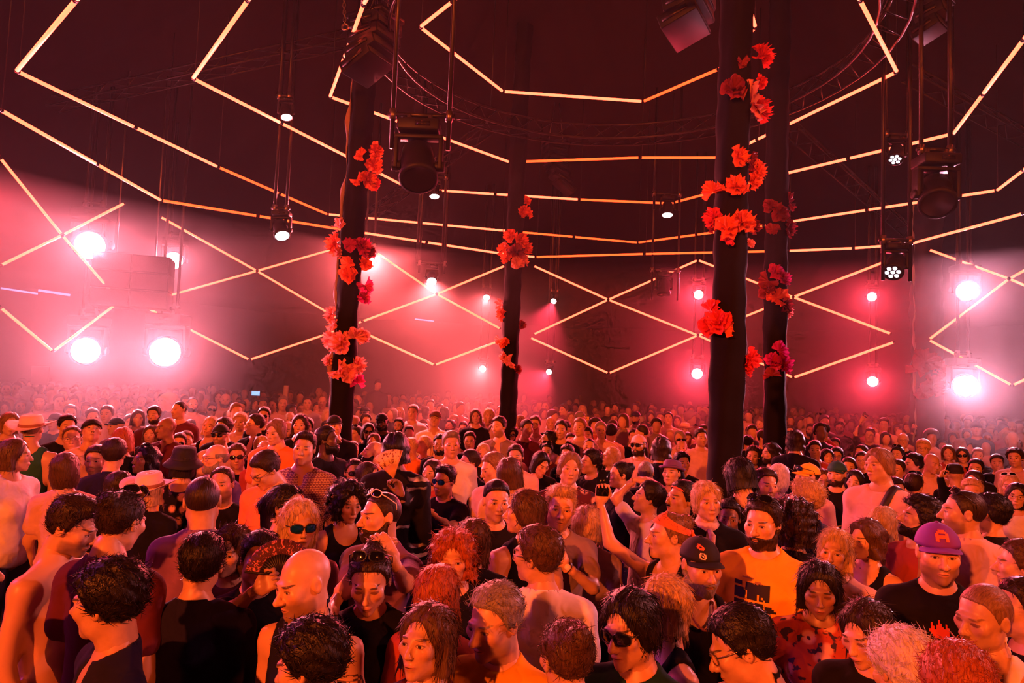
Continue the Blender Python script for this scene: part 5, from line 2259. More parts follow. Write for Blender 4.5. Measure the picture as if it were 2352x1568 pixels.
HH = (.0069, .0110, .0165)      # head grid
HB = (.030, .042, .056)         # trunk grid
HS = (.0135, .022, .034)         # shirt grid
HR = (.0076, .0115, .0170)      # hair grid
NECK_HEAD = Vector((0, .030, -.105))
NECK_BODY = Vector((0, .028, 1.545))

# arms that the photograph shows raised: side, elbow pixel, near/far, wrist pixel, near/far, hand, palm normal (towards), hand direction pixel
ARMS = {
    'phone': [(-1, (1392, 1240), -1, (1379, 1150), -1, 'grip', (.1, -1, .1), (1385, 1085))],
    'overhead': [(-1, (1408, 1140), -1, (1468, 1098), 1, 'flat', (0, .3, -1), (1500, 1100))],
    'brow': [(-1, (748, 1430), -1, (778, 1368), 1, 'open', (.3, 1, -.1), (820, 1318))],
    'clasp': [(1, (930, 1340), -1, (905, 1290), -1, 'rel', (-.6, .6, 0), (880, 1245)), (-1, (800, 1350), -1, (860, 1300), -1, 'rel', (.6, .6, 0), (878, 1250))],
    'watch': [(1, (1362, 1350), -1, (1296, 1296), -1, 'rel', (-.4, .8, 0), (1276, 1250))],
    'chin': [(1, (1040, 1212), -1, (968, 1160), -1, 'rel', (0, .6, -1), (945, 1165)), (-1, (955, 1220), -1, (960, 1165), -1, 'rel', (0, .8, .3), (952, 1140))],
    'fan1': [(1, (935, 1150), -1, (921, 1140), -1, 'grip', (-.8, -.6, 0), (912, 1095))],
    'fan2': [(-1, (535, 1400), -1, (592, 1352), -1, 'grip', (0, -1, .4), (632, 1330))],
    'heart': [(-1, (1182, 925), 0, (1196, 900), 0, 'heart', (1, 0, 0), (1204, 890)), (1, (1226, 920), 0, (1216, 898), 0, 'heart', (-1, 0, 0), (1208, 888))],
    'ph2': [(-1, (2150, 1140), -1, (2160, 1098), -1, 'grip', (.6, -.7, 0), (2172, 1062))],
    'ph3': [(-1, (1480, 958), 0, (1492, 946), 0, 'grip', (.3, -1, 0), (1502, 934))],
    'ph4': [(1, (2210, 980), 0, (2196, 972), 0, 'grip', (-.3, -1, 0), (2185, 964))],
    'cam': [(-1, (1962, 985), 0, (1978, 966), 0, 'grip', (.3, -1, 0), (1986, 952))],
}
HELD = {}


def reach(origin, px, L, near, fallback=0.9):
    """point on the pixel's ray at distance L from origin"""
    d = ray(*px).normalized()
    o = CAM - origin
    b = o.dot(d)
    c = o.dot(o) - L * L
    disc = b * b - c
    if disc > 0 and near != 0:
        t = -b + near * math.sqrt(disc)
        return CAM + d * t
    p = CAM + d * (-b)
    v = p - origin
    return origin + v.normalized() * L if v.length > L or near == 0 else p


def custom_arms(p, root):
    """arms for this figure in its own coordinates"""
    arms = [dict(a) for a in POSES['down']]
    inv = root.inverted()
    for side, epx, en, wpx, wn, hand, pn, hpx_ in ARMS[p.arm]:
        a = arms[0 if side < 0 else 1]
        S = Vector(a['s'])
        Sw = root @ S
        sc = root.to_scale().x
        E = reach(Sw, epx, .292 * sc, en)
        Wr = reach(E, wpx, .255 * sc, wn)
        if en == 0:
            Wr = E + (at_y(wpx[0], wpx[1], E.y) - E).normalized() * .255 * sc
        tip = at_y(hpx_[0], hpx_[1], Wr.y)
        hd = (tip - Wr).normalized()
        rot = inv.to_3x3()
        a['e'] = tuple(inv @ E)
        a['w'] = tuple(inv @ Wr)
        a['hdir'] = tuple((rot @ hd).normalized())
        a['hand'] = (hand, tuple((rot @ Vector(pn)).normalized()))
        a['thumb'] = tuple((rot @ Vector((0, -.3, 1))).normalized()) if abs(hd.z) < .7 else tuple((rot @ Vector((1.0 if side < 0 else -1.0, -.3, 0))).normalized())
        n = Vector(pn)
        n = (n - hd * n.dot(hd)).normalized()
        HELD[p.arm] = (Wr + hd * .125 * sc + n * .026 * sc, hd, n)
    return arms


def head_type(p):
    if p.hair in FEMALE and p.g != 'x' and 'be' not in p.ex and 'st' not in p.ex:
        return 'f'
    return 'b' if 'mb' in p.ex or p.idx % 5 == 0 else 'm'


def head_mesh(t, h):
    P, o = grid((-.095, -.125, -.212), (.095, .12, .125), h)
    return surface(head_field(P, t), o, h)


def head_matrix(p, s):
    rel = math.radians(p.yaw - p.byaw)
    while rel > PI:
        rel -= 2 * PI
    while rel < -PI:
        rel += 2 * PI
    hs = clamp(p.hpx * p.d / F_PX / tall(p), .93, 1.08) / s
    rng = random.Random(p.idx)
    roll = rng.uniform(-6, 6)
    wx = 1 + rng.uniform(-.04, .04)
    M = Matrix.Translation(NECK_BODY) @ Matrix.Rotation(rel, 4, 'Z') @ Matrix.Rotation(math.radians(-p.pitch), 4, 'X') @ Matrix.Rotation(math.radians(roll), 4, 'Y')
    return M @ Matrix.Diagonal((hs * wx, hs, hs, 1)) @ Matrix.Translation(-NECK_HEAD)


def setup(p):
    """root matrix and head matrix of a figure"""
    s = 1.0
    for _ in range(3):
        Hm = head_matrix(p, s)
        hc = Hm @ Vector((0, 0, 0))
        s = clamp(p.c.z / hc.z, .80, 1.16)
    Hm = head_matrix(p, s)
    hc = Hm @ Vector((0, 0, 0))
    by = math.radians(p.byaw)
    off = Matrix.Rotation(by, 3, 'Z') @ (hc * s)
    z0 = p.c.z - off.z if 'riser' in p.ex else 0.0
    root = Matrix.Translation((p.c.x - off.x, p.c.y - off.y, z0)) @ Matrix.Rotation(by, 4, 'Z') @ Matrix.Scale(s, 4)
    return root, Hm, s


def join(parts):
    """parts: list of (V, F, hp or None)"""
    V, F, Hp, n = [], [], [], 0
    for v, f, hp in parts:
        V.append(v)
        F.append(np.asarray(f) + n)
        Hp.append(hp if hp is not None else np.full((len(v), 3), 9.0))
        n += len(v)
    return np.concatenate(V), F, np.concatenate(Hp)


def add_hp(me, hp):
    a = me.attributes.new('hp', 'FLOAT_VECTOR', 'POINT')
    a.data.foreach_set('vector', np.asarray(hp, dtype=np.float32).ravel())


def xf(V, M):
    A = np.array(M)
    return V @ A[:3, :3].T + A[:3, 3]


_SH = {}


def shared(key, fn):
    if key not in _SH:
        _SH[key] = fn()
    return _SH[key]


def tufts(V, F, style, n, seed=5):
    """loose strands that break the outline of the hair: thin tapered three-sided wisps"""
    rs = np.random.RandomState(seed)
    me_n = np.cross(V[F[:, 1]] - V[F[:, 0]], V[F[:, 2]] - V[F[:, 0]])
    me_n /= np.linalg.norm(me_n, axis=1, keepdims=True) + 1e-9
    c = V[F].mean(1)
    out = np.einsum('ij,ij->i', me_n, c - np.array([0, .02, .02])) > .02
    ids = np.where(out)[0]
    ids = rs.choice(ids, size=min(n, len(ids)), replace=False)
    N, C0 = me_n[ids], c[ids]
    long_ = style in ('lg', 'wv', 'lc', 'bb', 'sl', 'pt')
    flow = np.tile(np.array([0, .25, -1.0]), (len(ids), 1)) if long_ else np.stack([C0[:, 0] * 6, C0[:, 1] * 3 + .35, C0[:, 2] * -4 + .2], 1)
    flow += rs.normal(size=flow.shape) * (.8 if style in ('cu', 'af', 'lc', 'bn', 'wv') else .35)
    flow -= N * np.einsum('ij,ij->i', flow, N)[:, None]
    flow /= np.linalg.norm(flow, axis=1, keepdims=True) + 1e-9
    L = rs.uniform(.018, .045, len(ids)) * (1.5 if long_ else (1.0 if style not in ('bz', 'fd', 'rg') else .35))
    lift = rs.uniform(.0, .30, len(ids)) * (1.6 if style in ('cu', 'af', 'lc', 'qf') else (.45 if long_ else .8))
    side = np.cross(N, flow)
    VV, FF = [], []
    for j, (u, r) in enumerate(((0, .0016), (.45, .0013), (1.0, .0003))):
        p = C0 - N * .002 + flow * (L * u)[:, None] + N * (L * lift * u * (1 - .45 * u))[:, None]
        for a in (0, 2.1, 4.2):
            VV.append(p + side * (r * math.cos(a)) + N * (r * math.sin(a)))
    m = len(ids)
    VV = np.concatenate(VV)
    idx = np.arange(m)
    for j in range(2):
        for k in range(3):
            a, b = (j * 3 + k) * m + idx, (j * 3 + (k + 1) % 3) * m + idx
            FF.append(np.stack([a, b, b + 3 * m, a + 3 * m], 1))
    return VV, np.concatenate(FF)


def hair_data(style, L):
    def mk():
        V, F = hair_field(style, HR[L])
        n = {0: 1100, 1: 300, 2: 0}[L]
        if n:
            tv, tf = tufts(V, F, style, n)
            F = np.concatenate([F, tf + len(V)])
            V = np.concatenate([V, tv])
        me = mesh_from('hair_' + style, V, F, HAIR)
        add_hp(me, V)
        return me
    return shared(('hair', style, L), mk)


def beard_data(t, kind, L):
    def mk():
        V, F = beard_mesh(t, HR[L] * .8, kind)
        me = mesh_from('beard', V, F, HAIR)
        add_hp(me, V)
        return me
    return shared(('beard', t, kind, L), mk)


def trousers_data():
    def mk():
        V, f = leg_mesh(1.12)
        return mesh_from('trousers', V, [np.concatenate(x) for x in f.values()], CLOTH['plain'])
    return shared('trousers', mk)


def child(name, me, root, M=None, tint=None):
    o = bpy.data.objects.new(name, me)
    COL.objects.link(o)
    o.parent = root
    if M is not None:
        o.matrix_local = M
    if tint is not None:
        o['tint'] = list(tint)
    return o


CAPCOL = {'k': ('black', (.010, .008, .012)), 'u': ('purple', (.20, .03, .42)), 'w': ('white', (.75, .68, .68)), 'm': ('brown', (.13, .05, .03)), 'p': ('pink', (.80, .50, .50)), 'n': ('navy', (.02, .02, .07)),
          'y': ('yellow', (.92, .52, .02)), 'e': ('green', (.01, .08, .075)), 'g': ('grey', (.30, .24, .32)), 'b': ('tan', (.30, .15, .08))}


def wear_head(p, o, Hm, L):
    """headwear and glasses as parts of the person"""
    h = p.hair
    words = []
    if h.startswith('cap'):
        back = len(h) > 4
        cname, col = CAPCOL[h[-1]]
        M = Hm @ (Matrix.Rotation(PI, 4, 'Z') if back else Matrix.Rotation(0, 4, 'Z')) @ Matrix.Rotation(math.radians(-4), 4, 'X')
        parts = shared(('cap', L < 2), lambda: {k: mesh_from(k, v[0], v[1], TINTED) for k, v in cap_parts(L < 2).items()})
        c = child('cap', parts['cap_crown'], o, M, col)
        for k in ('cap_brim', 'cap_button'):
            q = child(k, parts[k], c, None, col)
        if L < 2:
            ch = child('hair', hair_data('bz' if p.hc in 'kd' else 'rg', L), o, Hm, HAIRS[p.hc])
        words.append(f'{cname} cap' + (' worn backwards' if back else ''))
        return words, c
    if h in ('str', 'fed', 'buc'):
        col, bcol, nm = {'str': ((.80, .60, .42), (.30, .12, .06), 'straw hat'), 'fed': ((.16, .06, .22), (.02, .012, .02), 'purple trilby'), 'buc': ((.012, .010, .014), (.02, .015, .02), 'black bucket hat')}[h]
        if p.idx == -1:
            pass
        parts = shared(('hat', h), lambda: {k: mesh_from(k, v[0], v[1], TINTED) for k, v in brim_hat(h).items()})
        M = Hm @ Matrix.Rotation(math.radians(-6), 4, 'X')
        if 'sw' in p.ex:
            col, nm = (.85, .66, .60), 'pale straw hat with a patterned band'
        c = child('hat', parts['hat_body'], o, M, col)
        child('hat_band', parts['hat_band'], c, None, bcol)
        st = {'str': 'lg' if p.hc == 'y' and L < 2 else 'bz', 'fed': 'bz', 'buc': 'lg'}[h]
        child('hair', hair_data(st, max(L, 1)), o, Hm, HAIRS[p.hc])
        return [nm], c
    if h == 'bean':
        parts = shared('bean', lambda: {k: mesh_from(k, v[0], v[1], TINTED) for k, v in beanie().items()})
        return ['black knitted cap'], child('knitted_cap', parts['knit_body'], o, Hm, (.010, .008, .010))
    if h in ('bnd', 'bnr'):
        parts = shared('bandana', lambda: {k: mesh_from(k, v[0], v[1], TINTED) for k, v in bandana().items()})
        col = (.85, .16, .03) if h == 'bnd' else (.75, .13, .06)
        child('hair', hair_data('bn' if h == 'bnd' else 'sh', L), o, Hm, HAIRS['l' if h == 'bnd' else 'k'])
        M = Hm @ Matrix.Scale(1.05, 4)
        c = child('bandana', parts['cloth_band'], o, M, col)
        child('knot', parts['knot'], c, None, col)
        return ['orange headband' if h == 'bnd' else 'red bandana'], c
    if h != 'bd':
        child('hair', hair_data(h, L), o, Hm, HAIRS[p.hc])
    elif p.hc in 'gl' and L < 2:
        child('hair', hair_data('rg', L), o, Hm, HAIRS[p.hc])
    return words, None


def wear_glasses(p, o, Hm, L):
    words = []
    for e in p.ex:
        if e in ('sg', 'sgb', 'gl', 'hs', 'hsw'):
            kind = 'gl' if e == 'gl' else 'sg'
            if kind == 'gl' and L == 2:
                words.append('glasses')

            def mk(kind=kind):
                g = glasses_parts(kind)
                fm = [mesh_from('frame', g['frame'][0], [np.concatenate(x) for x in g['frame'][1].values()], None) for _ in range(1)][0]
                return fm, [mesh_from('lens', v, f, None) for v, f in g['lens']]
            fm0, lens0 = shared(('glasses', kind), mk)
            fmat = {'sg': CLEARFRAME, 'sgb': CLEARFRAME, 'gl': WIREFRAME, 'hs': CLEARFRAME, 'hsw': WHITEFRAME}[e]
            lmat = BLUEGLASS if e == 'sgb' else DARKGLASS

            def withmat(base, m, key):
                def mk2():
                    q = base.copy()
                    q.materials.append(m)
                    return q
                return shared(key, mk2)
            M = Hm
            if e in ('hs', 'hsw'):
                bump_ = .02 if p.hair in ('bn', 'qf', 'cu', 'wv', 'lg', 'sh') else .004
                M = Hm @ Matrix.Translation((0, .030, .058 + bump_)) @ Matrix.Rotation(math.radians(-38), 4, 'X') @ Matrix.Diagonal((1.04, 1.0, 1.0, 1))
                if p.hair.startswith('cap'):
                    M = Hm @ Matrix.Translation((0, -.006, .055)) @ Matrix.Rotation(math.radians(-14), 4, 'X') @ Matrix.Diagonal((1.1, 1.08, 1.05, 1))
            f = child('sunglasses' if kind == 'sg' else 'glasses', withmat(fm0, fmat, ('gf', kind, fmat.name)), o, M)
            if kind == 'sg':
                for i, lm in enumerate(lens0):
                    child('lens', withmat(lm, lmat, ('gl', kind, i, lmat.name)), f)
            words.append({'sg': 'sunglasses', 'sgb': 'blue sunglasses', 'gl': 'glasses', 'hs': 'sunglasses pushed up', 'hsw': 'white sunglasses pushed up'}[e])
    return list(dict.fromkeys(words))


def build_person(p):
    L = lod(p)
    root, Hm, s = setup(p)
    p.root, p.Hm, p.s = root, Hm, s
    t = head_type(p)
    fem = t == 'f'
    hV, hF = cached(('head', t, L), head_mesh, t, HH[L])
    if p.arm in ARMS:
        arms, akey = custom_arms(p, root), ('arm', p.arm)
    elif 'cross' in p.ex:
        arms, akey = POSES['cross'], 'cross'
    else:
        arms, akey = POSES['down'], 'down'
    bV, bF = cached(('body', akey, fem, L), body_mesh, arms, fem, HB[L])
    parts = [(xf(hV, Hm), hF, hV), (bV, bF, None)]
    for i, A in enumerate(arms):
        hv, hf = cached(('ph', akey, i, L), placed_hand, A, (.0062, .009, .014)[L] if akey != 'down' else .019)
        parts.append((hv, hf, None))
    V, F, hp = join(parts)
    lv, lf = shared('legs', lambda: leg_mesh(1.0))
    Fs = [np.concatenate(F)]
    base = len(V)
    V = np.concatenate([V, lv])
    hp = np.concatenate([hp, np.full((len(lv), 3), 9.0)])
    for k, f in lf.items():
        Fs.append(np.concatenate(f) + base)
    me = mesh_from('person', V, Fs, SKIN)
    add_hp(me, hp)
    o = bpy.data.objects.new('person', me)
    COL.objects.link(o)
    o.matrix_world = root
    p.o = o
    rng = random.Random(p.idx * 3 + 1)
    k = rng.uniform(.86, 1.12)
    o['skin'] = [c * k for c in SKINS[p.sk]]
    o['brow'] = list(HAIRS[p.hc] if p.hc not in 'yw' else HAIRS['l'])
    o['stub'] = .55 if 'st' in p.ex else (.15 if t != 'f' and rng.random() < .4 else 0.0)
    o['shut'] = 1.0 if 'shut' in p.ex else 0.0
    words, hat = wear_head(p, o, Hm, L)
    p.hat = hat
    words += wear_glasses(p, o, Hm, L)
    for e in p.ex:
        if e in ('be', 'mu', 'gb'):
            col = HAIRS['g'] if e == 'gb' else HAIRS[p.hc if p.hc in 'kdblgr' else 'l']
            if e == 'gb' and 'be' in p.ex:
                continue
            if e == 'be' and 'gb' in p.ex:
                col = HAIRS['g']
            child('beard' if e != 'mu' else 'moustache', beard_data(t, 'mu' if e == 'mu' else 'be', L), o, Hm, col)
    if p.g != 'n':
        pat = 'scales' if 'sc' in p.ex else ('floral' if 'FL' in p.ex else ('kimono' if 'KM' in p.ex else 'plain'))
        sV = ('shirt', p.g, akey, fem, L)

        def mk():
            v, f = shirt_mesh(p.g, arms, fem, HS[L], L < 2)
            return (v, f)
        v, f = cached(sV, mk)
        sm = shared(sV + (pat,), lambda: mesh_from('shirt', v, f, CLOTH[pat]))
        col = DYES[p.gc][1]
        jit = rng.uniform(.8, 1.15)
        p.shirt = child({'t': 't_shirt', 'k': 'tank_top', 'l': 'sweatshirt', 's': 'button_shirt', 'j': 'jacket', 'v': 'jacket'}[p.g], sm, o, None, [c * jit for c in col])
    child('trousers', trousers_data(), o, None, (.015, .013, .02) if rng.random() < .7 else (.05, .05, .09))
    p.words = words
    return o


for _p in SINGLE:
    build_person(_p)
print('people', len(SINGLE), 'built', round(time.time() - T0, 1), 's, tris',
      sum(sum(len(pl.vertices) - 2 for pl in me.polygons) * 0 + len(me.loops) - 2 * len(me.polygons) for me in bpy.data.meshes))

# ------------------------------------------------------------------ the far crowd that nobody could count, one object
def far_crowd():
    rs = np.random.RandomState(11)
    pts = [(p.c.x, p.d) for p in PEOPLE]
    taken = np.array(pts)
    extra = []
    tries = 0
    while len(extra) < 520 and tries < 30000:
        tries += 1
        y = 10.0 + 13.5 * rs.rand() ** .8
        x = (rs.rand() * 2 - 1) * .84 * y
        if any(abs(x - b.x) < .45 and abs(y - b.y) < .45 for b, _, _, _ in POLES):
            continue
        q = np.hypot(taken[:, 0] - x, taken[:, 1] - y)
        if q.min() < (.50 if y < 12 else .43):
            continue
        taken = np.vstack([taken, [x, y]])
        extra.append((x, y))
    protoH, protoR, protoB = {}, {}, {}
    for t in 'mf':
        P, o = grid((-.095, -.125, -.16), (.095, .12, .125), .030)
        protoH[t] = surface(head_field(P, t), o, .030)
        P, o = grid((-.27, -.18, .95), (.27, .18, 1.60), .078)
        D = smin(trunk(P, t == 'f') - .012, arm_fields(P, POSES['down'], .012, 1.0), .04)
        protoB[t] = surface(D, o, .078)
    for st in ('sh', 'cu', 'lg', 'bb', 'bz', 'af'):
        protoR[st] = hair_field(st, .034)
    V, F, Cc, n = [], [], [], 0

    def put(vf, M, col):
        nonlocal n
        v, f = vf
        V.append(xf(v, M))
        F.append(f + n)
        Cc.append(np.tile(np.array([*col, 1.0]), (len(v), 1)))
        n += len(v)

    def figure(root, Hm, hair, hc, sk, gc):
        t = 'f' if hair in FEMALE else 'm'
        put(protoH[t], root @ Hm, SKINS[sk])
        put(protoB[t], root, DYES[gc][1])
        if hair.startswith('cap') or hair in ('str', 'fed', 'buc'):
            hair, hc = 'sh', 'k'
        hair = {'qf': 'sh', 'rc': 'sh', 'fd': 'sh', 'sl': 'bb', 'wv': 'lg', 'lc': 'af', 'bn': 'sh', 'pt': 'sh', 'rg': 'bz'}.get(hair, hair)
        if hair != 'bd' and hair in protoR:
            put(protoR[hair], root @ Hm, HAIRS[hc])
    for p in REST:
        root, Hm, s = setup(p)
        figure(root, Hm, p.hair, p.hc, p.sk, p.gc)
    hairs = ['sh', 'sh', 'sh', 'bz', 'bd', 'cu', 'lg', 'lg', 'bb', 'sh', 'af']
    for i, (x, y) in enumerate(extra):
        s = 1.0 + rs.normal() * .038
        yaw = math.atan2(x, y) * -1 + rs.normal() * .6
        root = Matrix.Translation((x, y, 0)) @ Matrix.Rotation(yaw, 4, 'Z') @ Matrix.Scale(s, 4)
        Hm = Matrix.Translation(NECK_BODY) @ Matrix.Rotation(rs.normal() * .3, 4, 'Z') @ Matrix.Rotation(rs.normal() * .12, 4, 'X') @ Matrix.Translation(-NECK_HEAD)
        figure(root, Hm, hairs[rs.randint(len(hairs))], 'kkddbblyg'[rs.randint(9)], '1111112234'[rs.randint(10)], 'kkpppwgrmkpn'[rs.randint(12)])
    m = bpy.data.materials.new('far crowd')
    m.use_nodes = True
    a = m.node_tree.nodes.new('ShaderNodeAttribute')
    a.attribute_type, a.attribute_name = 'GEOMETRY', 'col'
    b = m.node_tree.nodes['Principled BSDF']
    m.node_tree.links.new(a.outputs['Color'], b.inputs['Base Color'])
    b.inputs['Roughness'].default_value = .6
    me = mesh_from('far_crowd', np.concatenate(V), np.concatenate(F), m)
    at = me.attributes.new('col', 'FLOAT_COLOR', 'POINT')
    at.data.foreach_set('color', np.concatenate(Cc).astype(np.float32).ravel())
    o = obj('far_crowd', me)
    tag(o, 'dense crowd of small far heads dissolving into the haze', 'crowd', kind='stuff')


far_crowd()
print('crowd done', round(time.time() - T0, 1))

# ================================================================== PRINTS, BADGES, HELD THINGS
from mathutils.bvhtree import BVHTree
BY_TAIL = {}
for _p in SINGLE:
    if _p.tail:
        BY_TAIL[_p.tail] = _p


def find(text):
    for k, p in BY_TAIL.items():
        if text in k:
            return p
    return None


def who(px, py, tol=14):
    return min(SINGLE, key=lambda p: abs(p.px - px) + abs(p.top - py))


def decal(target, name, rows, cell, cx, cz, material, direction=(0, 1, 0), start=-.6, lift=.003, label=None, fine=1, up=(0, 0, 1), side=(1, 0, 0)):
    """a printed or sewn-on shape: filled cells of an ascii picture laid on the cloth of target"""
    me = target.data
    bv = BVHTree.FromPolygons([v.co for v in me.vertices], [tuple(p.vertices) for p in me.polygons])
    d, side, up = Vector(direction), Vector(side), Vector(up)
    h, w = len(rows), max(len(r) for r in rows)
    c = cell / fine
    V, F, idx = [], [], {}

    def corner(i, j):
        if (i, j) in idx:
            return idx[(i, j)]
        x = (j - w * fine / 2) * c + cx
        z = (h * fine / 2 - i) * c + cz
        o = side * x + up * z + d * start
        hit, nrm, _, _ = bv.ray_cast(o, d)
        if hit is None:
            return None
        idx[(i, j)] = len(V)
        V.append(list(hit - d * lift))
        return idx[(i, j)]
    for i in range(h * fine):
        for j in range(w * fine):
            r = rows[i // fine]
            jj = j // fine
            if jj < len(r) and r[jj] not in ' .':
                q = [corner(i, j), corner(i + 1, j), corner(i + 1, j + 1), corner(i, j + 1)]
                if None not in q:
                    F.append(q)
    if not F:
        return None
    o = bpy.data.objects.new(name, mesh_from(name, np.array(V), np.array(F), material))
    COL.objects.link(o)
    o.parent = target
    if label:
        o['label'] = label
    return o


INK = mat('black ink', (.010, .007, .010), .7)
REDINK = mat('red ink', (.65, .05, .03), .7)
ORINK = mat('orange patch', (.80, .16, .06), .8)
WHITEINK = mat('white ink', (.80, .74, .74), .7)
CREAM = mat('cream badge', (.75, .60, .50), .5)
YEL = find('yellow T-shirt with black block')
if YEL:
    decal(YEL.shirt, 'block_print',
          ['####..############....',
           '####..############....',
           '......############....',
           '#####.############....',
           '######.###########....',
           '######.#####.#####....',
           '######.#####.#.###....',
           '######.#####.##.##....',
           '......................',
           '######...#.####.......',
           '######..##.####.###...',
           '.####..###.####.####..',
           '..###.####.####.#####.'], .0100, -.012, 1.30, INK, fine=2, label='black block letters printed on the chest')
    decal(YEL.shirt, 'small_print', ['########......', '..............', '.........####.', '........######'], .0075, -.03, 1.375, mat('faint grey ink', (.40, .20, .04), .8))
FLAME = find('flame print')
if FLAME:
    decal(FLAME.shirt, 'flame_print',
          ['.....#.....', '.....#.....', '.#...##..#.', '.#..###..#.', '.##.####.##', '.##.#######', '###########', '###########', '.##########', '..########.', '...######..'], .0068, -.01, 1.345, REDINK, fine=2, label='small red flame printed on the chest')
    if FLAME.hat:
        decal(FLAME.hat, 'sewn_patch', ['..####..', '.######.', '##....##', '########', '########', '##....##', '##....##'], .0062, .0, .085, ORINK, fine=2, label='orange sewn-on emblem')
BADGE = find('two badges')
if BADGE and BADGE.hat:
    decal(BADGE.hat, 'upper_badge', ['..##..', '.####.', '##..##', '######', '.####.'], .0044, -.035, .096, ORINK, fine=2, label='small orange triangular badge')
    decal(BADGE.hat, 'round_badge', ['.####.', '##..##', '#.##.#', '#..#.#', '##..##', '.####.'], .0044, -.035, .062, CREAM, fine=2, label='small round pale badge')
TXT = [p for p in SINGLE if 'txt' in p.ex]
for _p in TXT:
    FONT = {'T': ['###', '.#.', '.#.', '.#.'], 'H': ['#.#', '###', '#.#', '#.#'], 'E': ['###', '##.', '#..', '###'], 'J': ['..#', '..#', '#.#', '###'], 'O': ['###', '#.#', '#.#', '###'], 'Y': ['#.#', '.#.', '.#.', '.#.'], 'F': ['###', '#..', '##.', '#..'],
            'M': ['#.#', '###', '###', '#.#'], 'I': ['#', '#', '#', '#'], 'N': ['###', '#.#', '#.#', '#.#'], ' ': ['..', '..', '..', '..']}

    def text_rows(t):
        return ['.'.join(FONT[c][i] for c in t) for i in range(4)]
    a, b = text_rows('THE JOY'), text_rows('OF MOTION')
    w = max(len(a[0]), len(b[0]))
    decal(_p.shirt, 'back_print', [r.center(w, '.') for r in a] + ['.' * w] + [r.center(w, '.') for r in b], .0058, -.03, 1.33, WHITEINK, direction=(0, -1, 0), start=-.6, side=(-1, 0, 0), label='two lines of white lettering')

# tattoo on the shaven-headed figure's upper arm, necklace, strap, neckerchief
TAT = find('tattooed upper arm')
if TAT:
    rows = ['...######...', '.##..##..##.', '##.##..##.##', '#.#..##..#.#', '#.##.##.##.#', '##..####..##', '#.##....##.#', '##.##..##.##', '.##..##..##.', '...######...']
    decal(TAT.o, 'tattoo', rows, .0085, -.03, 1.29, mat('tattoo ink', (.10, .05, .06), .6), direction=(-1, 0, 0), start=-.6, side=(0, 1, 0), lift=.0015, fine=2, label='dark tattoo on the upper arm')


def ribbon(p, pts, width, name, material, target=None, direction_out=.006):
    """a flat strap laid over the clothes through local points"""
    me = (target or p.shirt).data
    bv = BVHTree.FromPolygons([v.co for v in me.vertices], [tuple(f.vertices) for f in me.polygons])
    P = []
    for i in range(len(pts) - 1):
        for k in range(8):
            P.append(Vector(pts[i]).lerp(Vector(pts[i + 1]), k / 8))
    P.append(Vector(pts[-1]))
    V, q = [], []
    for i, x in enumerate(P):
        hit, n, _, _ = bv.find_nearest(x)
        t = (P[min(i + 1, len(P) - 1)] - P[max(i - 1, 0)]).normalized()
        s = t.cross(n).normalized()
        for u in (-1, 1):
            V.append(list(hit + n * direction_out + s * width / 2 * u))
    for i in range(len(P) - 1):
        q.append([2 * i, 2 * i + 1, 2 * i + 3, 2 * i + 2])
    o = bpy.data.objects.new(name, mesh_from(name, np.array(V), np.array(q), material))
    COL.objects.link(o)
    o.parent = p.o
    m = o.modifiers.new('thick', 'SOLIDIFY')
    m.thickness = .004
    return o


STRAP = mat('black webbing', (.012, .010, .014), .6)
for _p in SINGLE:
    if 'strap' in _p.ex:
        ribbon(_p, [(.10, .10, 1.46), (.09, -.02, 1.50), (.06, -.16, 1.36), (-.02, -.2, 1.18), (-.12, -.18, 1.0)], .05, 'bag_strap', STRAP)
    if 'nk' in _p.ex:
        pts = [Vector((.062 * math.cos(a), -.045 - .10 * max(0, -math.sin(a)) + .05 * max(0, math.sin(a)), 1.485 - .10 * max(0, -math.sin(a)))) for a in np.linspace(0, 2 * PI, 33)]
        MB().tube(pts, .007, 6, False).build('necklace', mat('bead necklace', (.35, .12, .06), .5, bump=.8, nscale=90), _p.o)
_b = who(609, 1035)
ribbon(_b, [(.11, .10, 1.45), (.10, .0, 1.50), (.10, -.16, 1.36), (.10, -.18, 1.1)], .045, 'backpack_strap', STRAP)
_p = find('pale neckerchief')
if _p:
    b = MB().lathe([(.070, -.02), (.078, 0), (.070, .03), (.060, .035)], 24, Matrix.Translation((0, .015, 1.485)))
    nk = b.build('neckerchief', mat('pale printed cotton', (.60, .42, .45), .8, noise=.5, nscale=60), _p.o)
    MB().tube([(0, -.06, 1.48), (.012, -.10, 1.45), (.018, -.125, 1.37)], [.012, .022, .004], 8).build('neckerchief_tail', mat('pale printed cotton'), nk)
_p = find('with a teal hood')
if _p:
    P_, o_ = grid((-.16, -.08, 1.36), (.16, .17, 1.54), .014)
    D_ = g_ell(P_, (0, .055, 1.45), (.125, .085, .055)) - .008 * bumps(P_, 60, 3)
    D_ = smax(D_, -g_ell(P_, (0, .0, 1.50), (.075, .075, .075)), .01)
    v, f = surface(D_, o_, .014)
    child('hood', mesh_from('hood', v, f, CLOTH['plain']), _p.o, None, (.01, .06, .085))
_p = find('wristwatch')
